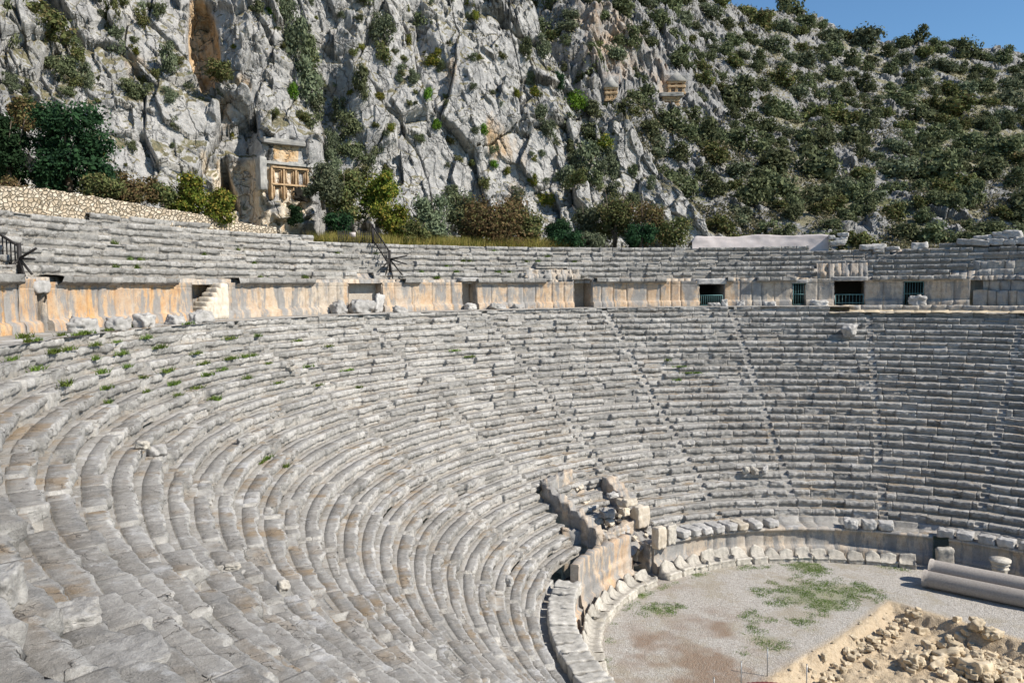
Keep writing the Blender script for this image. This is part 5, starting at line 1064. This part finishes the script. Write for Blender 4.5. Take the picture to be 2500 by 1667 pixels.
# cliff shrubs (x, y centre, width, height in the photo, kind)
CS = [(110, 70, 130, 100, 4), (20, 40, 60, 120, 0), (150, 165, 75, 70, 0), (185, 125, 60, 50, 4), (240, 15, 50, 40, 3), (275, 60, 60, 90, 4), (345, 30, 40, 60, 3), (395, 38, 48, 42, 0), (350, 68, 48, 52, 4), (285, 105, 60, 70, 3), (308, 212, 60, 45, 0), (347, 238, 72, 48, 0), (412, 172, 62, 75, 3), (462, 205, 40, 45, 3), (540, 235, 100, 60, 4), (420, 275, 50, 40, 3),
      (630, 78, 60, 42, 0), (670, 72, 50, 42, 2), (725, 120, 95, 130, 3), (745, 200, 90, 110, 3), (715, 222, 34, 48, 2), (780, 170, 50, 60, 0), (700, 60, 70, 60, 3), (760, 110, 60, 70, 0), (740, 160, 80, 70, 4), (770, 230, 60, 60, 3), (760, 280, 60, 50, 0), (830, 270, 60, 60, 3), (860, 380, 70, 60, 0), (900, 400, 60, 50, 3), (810, 400, 60, 70, 3), (880, 440, 60, 50, 4), (930, 360, 40, 40, 3), (940, 420, 40, 40, 4), (1380, 300, 60, 50, 3), (1430, 320, 60, 50, 0), (1340, 340, 60, 50, 3), (1400, 400, 70, 60, 3), (1450, 450, 70, 50, 0), (1500, 420, 50, 50, 3), (1490, 520, 60, 50, 3), (1545, 500, 50, 40, 0), (1410, 470, 60, 50, 4), (1320, 300, 50, 50, 3), (1290, 200, 40, 50, 3), (1480, 390, 60, 50, 3), (1100, 460, 50, 40, 3), (1180, 450, 50, 40, 4), (1260, 470, 50, 40, 3), (432, 322, 42, 38, 0), (322, 368, 30, 36, 0), (427, 372, 20, 18, 0), (566, 318, 14, 30, 1),
      (880, 12, 80, 42, 0), (1026, 34, 60, 56, 0), (932, 92, 85, 80, 3), (997, 100, 24, 26, 1), (1150, 44, 46, 34, 0), (1163, 62, 26, 26, 1), (940, 150, 44, 62, 4), (985, 150, 22, 24, 0), (1060, 148, 48, 36, 1), (1075, 172, 34, 30, 0), (1012, 225, 38, 38, 3), (882, 245, 62, 90, 0), (1047, 268, 34, 38, 2), (1066, 310, 30, 34, 2), (1112, 322, 34, 28, 0), (1180, 338, 38, 34, 2), (852, 318, 100, 80, 0), (810, 350, 50, 70, 3), (905, 350, 60, 80, 0), (1025, 335, 30, 26, 0), (1260, 250, 36, 28, 1), (1302, 240, 34, 28, 1), (1238, 418, 36, 26, 1), (1340, 475, 70, 46, 1), (1300, 440, 44, 40, 1),
      (1320, 125, 56, 60, 3), (1278, 150, 46, 60, 0), (1365, 212, 44, 56, 5), (1400, 240, 76, 64, 2), (1450, 262, 66, 46, 0), (1455, 335, 40, 36, 3), (1430, 385, 110, 86, 3), (1475, 365, 50, 40, 1), (1390, 350, 40, 40, 0), (1380, 440, 60, 60, 3), (1470, 420, 50, 50, 3), (1205, 400, 30, 26, 2), (1540, 420, 36, 36, 0), (1590, 470, 34, 40, 3), (1600, 540, 50, 40, 0), (1655, 470, 16, 14, 2), (1500, 480, 50, 50, 3), (60, 175, 40, 40, 0), (30, 210, 50, 40, 3), (210, 195, 50, 60, 3), (160, 230, 40, 30, 0)]
cmesh = [crown_mesh(1, .9, 1500, .034, 950, G_OAK, 8), crown_mesh(1, .9, 1500, .034, 951, G_YEL, 8), crown_mesh(1, .9, 1500, .034, 952, G_LIME, 8), crown_mesh(1, .95, 1700, .032, 953, G_OLV, 10), crown_mesh(1, .85, 1500, .034, 954, G_MIX, 9), crown_mesh(1, .9, 1300, .034, 955, G_DARK, 8)]
cn = ['dark green', 'yellow-green', 'bright green', 'grey-green', 'olive-brown', 'very dark green']
def cplace(x, y):
    a = 'far left on the cliff' if x < 230 else 'left of the orange cave' if x < 440 else 'beside the orange cave' if x < 600 else 'in the gully right of the cave' if x < 840 else 'on the middle cliff' if x < 1100 else 'on the big rock spur' if x < 1350 else 'on the right gully slope'
    b = 'near the top' if y < 90 else 'upper half' if y < 170 else 'halfway up' if y < 260 else 'lower half' if y < 360 else 'near the foot'
    return a+', '+b
for i, (x, y, w, h, k) in enumerate(CS):
    P = surf(*CL, x, y+h*.38) if not (1240 < x < 1420 and y < near_sil(x)+5) else surf(*HL, x, y+h*.38)
    D = P.y; W_, H_ = w/FPX*D*1.1, h/FPX*D*1.15; szw = 'large ' if w > 80 else 'tiny ' if w < 30 else ''
    o = link('cliff_shrub', cmesh[k], loc=P+Vector((0, -.05, -.05*H_)), rot=(0, 0, i*1.7), scale=(W_, W_*.8, H_/.85)); tag(o, '%s%s shrub growing %s' % (szw, cn[k], cplace(x, y)), 'shrub', 'shrubs rooted in the cliff face')
for i in range(185):
    x = r_.uniform(0, 1560); y = r_.uniform(0, 470)
    if 480 < x < 780 and y > 300 or (x > 1250 and y < near_sil(x)+20) or 440 < x < 560 and y < 230: continue
    P = surf(*CL, x, y); k = int(r_.choice([0, 3, 4, 4, 1, 3])); s = r_.uniform(.5, 1.7)
    o = link('cliff_shrub', cmesh[k], loc=P, rot=(0, 0, i), scale=(s, s*.8, s*.8)); tag(o, 'tiny %s tuft %s' % (cn[k], cplace(x, y)), 'shrub', 'small tufts in the cliff cracks')
# trees and bushes at the cliff foot: (x centre, y base, y top, width px, distance, material, kind label)
def foot_tree(name, x, yb, yt, w, D, mat, label, n=5200, size=.12, lobes=13, trunk=True, cat='tree', seed=0, flat=.85, shell=.4):
    B = at_y(x, yb, D); Tp = at_y(x, yt, D); h = Tp.z-B.z; W_ = w/FPX*D*1.06
    t = thing(name, label, cat, (B.x, B.y, B.z)); 
    V, F, c = leaf_cloud(lobes_for(W_, h, seed+1000, lobes, flat, .02), n, size, seed, shell); link('crown', make_mesh('crown', V, F, mat, c), t)
    if trunk: link('trunk', trunk_mesh(h, W_, .05*min(h, W_)*.7+.04, seed), t)
    return t
FT = [('evergreen_tree', 175, 488, 228, 225, 49, G_DARK, 'huge dense dark green tree standing against the cliff at left', 15000, .10, 22),
      ('broadleaf_tree', 20, 478, 245, 130, 47, G_DARK, 'dark tree cut off by the left edge of the picture', 7000, .11, 14), ('broadleaf_tree', 62, 330, 232, 90, 53, G_BRN, 'brown-leaved tree top behind the big dark tree', 3000, .11, 10), ('bush', 25, 500, 420, 90, 44, G_BRN, 'greyish twiggy bush above the retaining wall at the left edge', 2200, .07, 8),
      ('bush', 255, 492, 425, 130, 48.5, G_MIX, 'olive-brown low bush right of the big dark tree', 4200, .09, 11), ('bush', 335, 505, 415, 120, 50.5, G_BRN, 'brownish twiggy bush between the green bushes on the wall', 4200, .08, 11),
      ('bush', 400, 520, 430, 90, 51.5, G_MIX, 'mixed brown and green bush behind the retaining wall', 3500, .08, 10), ('bush', 460, 535, 408, 100, 52.5, G_YEL, 'tall yellow-green bush left of the lower cave', 5000, .085, 12), ('bush', 535, 547, 455, 100, 53.5, G_YEL, 'golden-green bush in front of the dark lower cave', 5000, .085, 12),
      ('olive_tree', 790, 500, 384, 100, 66, G_OLV, 'round grey-green olive tree right of the near rock tomb', 5000, .11, 12), ('ivy', 722, 563, 488, 48, 63, G_DARK, 'narrow dark ivy clump hanging on the rock below the tomb', 2600, .08, 9),
      ('bush', 830, 592, 500, 90, 63, G_DARK, 'dark green bush behind the fence posts', 4200, .09, 11), ('broadleaf_tree', 845, 560, 395, 110, 69, G_MIX, 'tall mixed green tree left of the bright green one', 6000, .11, 14), ('broadleaf_tree', 930, 545, 402, 120, 70, G_YEL, 'bright yellowish green bushy tree in the gap above the fence', 7500, .11, 14), ('bush', 965, 596, 488, 120, 66, G_YEL, 'autumn-yellow and green bush beside the stair railing', 6000, .10, 13),
      ('bush', 1045, 600, 455, 125, 69, G_OLV, 'blue-grey green tree left of the big brown one', 6500, .11, 13), ('bush', 1010, 600, 520, 90, 66, G_MIX, 'low leafy bush below the blue-grey tree', 3500, .09, 10), ('broadleaf_tree', 1130, 590, 440, 120, 74, G_OAK, 'dark green tree at the left of the big brown one', 6500, .11, 13), ('broadleaf_tree', 1215, 600, 468, 210, 71, G_BRN, 'big spreading tree with brown autumn leaves behind the tall grass', 12000, .11, 20), ('broadleaf_tree', 1285, 600, 490, 110, 72.5, G_MIX, 'green right-hand neighbour of the big brown tree', 5000, .11, 12),
      ('bush', 1365, 600, 525, 90, 74, G_DARK, 'low dark bush right of the big brown tree', 4000, .10, 11), ('bush', 1385, 606, 568, 110, 71.5, G_DARK, 'lowest dark rounded bush at the end of the tall grass', 4000, .09, 10), ('bush', 1440, 606, 560, 90, 72, G_OLV, 'low blue-green bush by the top row', 3500, .09, 10),
      ('broadleaf_tree', 1500, 600, 447, 115, 76, G_MIX, 'tall thin-stemmed tree with mixed dark foliage', 6500, .10, 14), ('broadleaf_tree', 1440, 596, 480, 110, 78, G_OLV, 'grey-green tree behind the low blue-green bush', 5000, .11, 12), ('broadleaf_tree', 1575, 602, 470, 110, 75, G_BRN, 'twiggy reddish brown tree near the white cover', 4200, .085, 13), ('bush', 1560, 604, 535, 100, 73, G_DARK, 'dark green bush in front of the twiggy brown tree', 4500, .10, 11), ('bush', 1645, 604, 515, 110, 75, G_MIX, 'yellow-green and brown bush left of the white cover', 5000, .10, 12)]
for i, f in enumerate(FT):
    foot_tree(f[0], f[1], f[2], f[3], f[4], f[5], f[6], f[7], f[8], f[9], f[10], cat={'bush': 'bush', 'ivy': 'ivy', 'olive_tree': 'tree'}.get(f[0], 'tree'), seed=20+i, trunk=f[0] != 'ivy')
# tall grass strip and grass beyond the left rows
gp = []; r_ = np.random.default_rng(44)
aa0, aa1 = th_at(1412, 40), th_at(815, 40)
n_g = 26000; A = np.radians(r_.uniform(aa0, aa1, n_g)); R = r_.uniform(39.9, 43.5, n_g); xx, yy, _ = pt(R, A, 0); dens = fbm(np.stack([xx, yy, 0*xx], 1)*.5, 3, 4)
k_ = dens > -.35; gp = np.stack([xx, yy, 4.7+.07*(R-40)+0*xx], 1)[k_]
kind(tag(link('tall_grass', blades('tall_grass', gp, .95, .035, L_TALL, 6, .28)), 'strip of tall yellow-green grass above the top seat row', 'grass'), 'stuff')
# small green tufts in the seat joints
tm = [blades('grass_tuft', [(0, 0, 0)]*0+list(np.random.default_rng(i).normal(0, .10, (70, 3))*np.array([1, .5, 0])), .17, .035, L_GRASS, i, .6) for i in range(4)]
TF = [(70, 860), (215, 825), (130, 885), (170, 878), (235, 845), (60, 765+60), (150, 820), (265, 808), (300, 870), (395, 862), (560, 832), (620, 870), (500, 905), (420, 960), (432, 958), (480, 950), (520, 974), (350, 940), (265, 985), (250, 912), (640, 1130), (655, 1120), (700, 1140), (1140, 886), (1150, 880), (1680, 915), (1660, 905), (1700, 918), (1655, 940), (1630, 884), (30, 880), (90, 905), (360, 830), (460, 800), (205, 840), (320, 800), (545, 905), (570, 895), (600, 890), (1110, 872)]+[(int(90+i_*31+(i_*17 % 23)), int(835+(i_*53 % 150)+.03*i_)) for i_ in range(26)]
for i, (x, y) in enumerate(TF):
    q = seat_surface(x, y)
    if not q: continue
    R, th = polar(q[0]); kk = int(round(-q[2]/RISE)); zone_ = 'at the far left' if x < 150 else 'in the left part' if x < 330 else 'left of centre' if x < 520 else 'nearer the centre' if x < 760 else 'in the middle' if x < 1400 else 'right of centre'
    tag(link('grass_tuft', tm[i % 4], loc=(q[0].x, q[0].y, q[2]), rot=(0, 0, th-math.pi/2), scale=(random.uniform(1, 2.8),)+(random.uniform(.8, 1.3),)*2), 'green weed tuft at seat row %d below the walkway, %s' % (kk+1, zone_), 'weed tuft', 'green tufts in the seat joints')
for i in range(26):
    a = r_.uniform(100, 168); k = r_.integers(1, 7); P = ptv(RU+.15+k*TU+.02, a, ZU+(k-1)*RR_)
    tag(link('grass_tuft', tm[i % 4], loc=P, rot=(0, 0, 0), scale=(1.3, 1.2, 1.5)), 'green weed tuft at upper seat row %d above the wall, %s' % (k, 'far left' if a > 158 else 'left' if a > 145 else 'by the railing' if a > 128 else 'in the middle' if a > 112 else 'right of the middle'), 'weed tuft', 'green tufts on the upper seats')

# ------------------------------------------------------------------ railings
def railing(label, A, B, h, n, star=None, name='stair_railing'):
    A, B = Vector(A), Vector(B); t = thing(name, label, 'railing', A); v = B-A
    V, F = rod((0, 0, h), v+Vector((0, 0, h)), .055, 6); link('handrail', make_mesh('handrail', V, F, M_IRON), t)
    V, F = rod((0, 0, .15), v+Vector((0, 0, .15)), .05, 6); link('bottom_rail', make_mesh('bottom_rail', V, F, M_IRON), t)
    for q in (0, 1): V, F = rod(v*q+Vector((0, 0, -.3)), v*q+Vector((0, 0, h+.12)), .085, 6); link('post', make_mesh('post', V, F, M_IRON), t)
    for i in range(1, n): q = v*(i/n); V, F = rod(q+Vector((0, 0, .15)), q+Vector((0, 0, h)), .03, 5); link('baluster', make_mesh('baluster', V, F, M_IRON), t)
    if star:
        c = v+Vector((0, 0, h*.55))
        for d in star: V, F = rod(c, c+Vector(d)*.85, .055, 6, .05); link('brace', make_mesh('brace', V, F, M_IRON), t)
    return t
def on_upper(x, yy, R):
    return at_R(x, yy, R)
P1, P2 = at_R(910, 590, 39.2), at_R(952, 655, 35.9)
railing('dark railing running down the upper stairs with splayed brace posts at its foot', P1, P2, 1.15, 13, [(1.5, -.6, .25), (1.5, -.7, -.45), (1.1, -.7, -1.3), (.3, -.6, -1.6), (-.3, -.5, -1.3), (-.5, -.6, -.7)])
P1, P2 = at_R(-40, 610, 38.4), at_R(49, 668, 35.8)
railing('dark railing with splayed brace posts at the left edge of the picture', P1, P2, 1.1, 9, [(1.1, -.5, .45), (1.0, -.5, -.05), (.9, -.6, -.75), (-.4, -.5, -.7), (.5, -.5, -.85)])
# terrace fence posts
t = thing('post_fence', 'short fence of thin dark posts behind the top row, left of the stairs', 'fence')
Pp = [at_R(x, 604, 39.9) for x in np.linspace(826, 908, 19)]
for P in Pp:
    V, F = rod((P.x, P.y, 4.5), (P.x, P.y, 5.75+random.uniform(-.05, .05)), .03, 5); link('fence_post', make_mesh('fence_post', V, F, M_IRON), t)
V, F = merge([rod((a.x, a.y, z), (b.x, b.y, z), .02, 4) for z in (4.95, 5.55) for a, b in zip(Pp[:-1], Pp[1:])]); link('fence_rail', make_mesh('fence_rail', V, F, M_IRON), t)
sg = at_R(862, 600, 39.8); V, F = box((-.22, -.02, 0), (.22, .02, .32)); tag(link('notice_plate', make_mesh('notice_plate', V, F, M_TARP), loc=(sg.x, sg.y-.1, 5.35)), 'small plain pale plate fixed on the post fence', 'plate')

# ------------------------------------------------------------------ white cover and stones on the upper right rim
n_, m_ = 70, 12; xs = np.linspace(1690, 2022, n_); tarp = np.zeros((n_, m_+6, 3))
for i, x in enumerate(xs):
    a = math.radians(th_at(x, 39.0)); yt = np.interp(x, [1690, 1700, 1730, 1800, 1850, 1930, 2000, 2022], [590, 577, 577, 578, 573, 576, 572, 574]); yb_ = 603 if x < 1966 else 608
    zt_ = at_R(x, float(yt), 39.3).z; zb_ = at_R(x, yb_, 39.0).z-.2
    for j in range(m_+6):
        if j < m_: R, z = 39.0+.25*j/m_, zb_+(zt_-zb_)*j/(m_-1)
        else: R, z = 39.3+.35*(j-m_+1), zt_+.02-.06*(j-m_)**1.5
        v = ptv(R, math.degrees(a), z); tarp[i, j] = v
tarp[:, :, 1] += .09*fbm(tarp.reshape(-1, 3)*np.array([.8, .8, 1.6]), 3, 9).reshape(n_, -1); tarp[:, :, 2] += .05*fbm(tarp.reshape(-1, 3)*.9+5, 3, 10).reshape(n_, -1)
tag(link('white_cover', grid_mesh('white_cover', tarp, M_TARP, smooth=True)), 'pinkish white fabric cover draped along the top rim of the seats', 'cover')
RB_ = [(2030, 585, .55, .35, 'upper grey block right of the white cover'), (2045, 600, 1.2, .4, 'lowest grey block beside the white cover'), (2058, 578, .9, .3, 'flat topmost grey block in the pile beside the white cover'), (2052, 590, 1.0, .35, 'middle grey block in the pile beside the white cover'),
       (2130, 610, 2.0, .45, 'long low grey block on the upper rim left of the round block'), (2244, 611, 1.15, .62, 'pale squared drum-like block alone on the upper rim'), (2180, 612, 1.0, .3, 'thin flat block between the long one and the drum-like one'),
       (2375, 600, 2.3, .48, 'long grey block at the foot of the stone heap at upper right'), (2430, 600, 1.2, .5, 'rounded block in the lower line of the upper right heap'), (2466, 600, .9, .5, 'small leaning block in the lower line of the upper right heap'), (2493, 598, 1.0, .6, 'square block where the upper right heap leaves the picture'),
       (2400, 586, 1.3, .35, 'flat slab second in height on the upper right heap'), (2445, 585, 1.1, .5, 'oval block in the middle of the upper right heap'), (2478, 583, 1.0, .5, 'tilted block near the top of the upper right heap'), (2470, 573, 1.2, .32, 'topmost flat slab of the upper right heap'), (2435, 577, .7, .3, 'small block on the crest of the upper right heap')]
for i, (x, y, w, h, lb) in enumerate(RB_):
    P = at_R(x, y, 38.6 if y > 590 else 39.0); R, th = polar(P)
    block_thing('rim_block', (w, .7, h), tuple(P), th-math.pi/2+random.uniform(-.2, .2), lb, 'stone block', M_BLOCK, None, (random.uniform(-.1, .1), random.uniform(-.12, .12)), 11, .10, 6, 420+i)
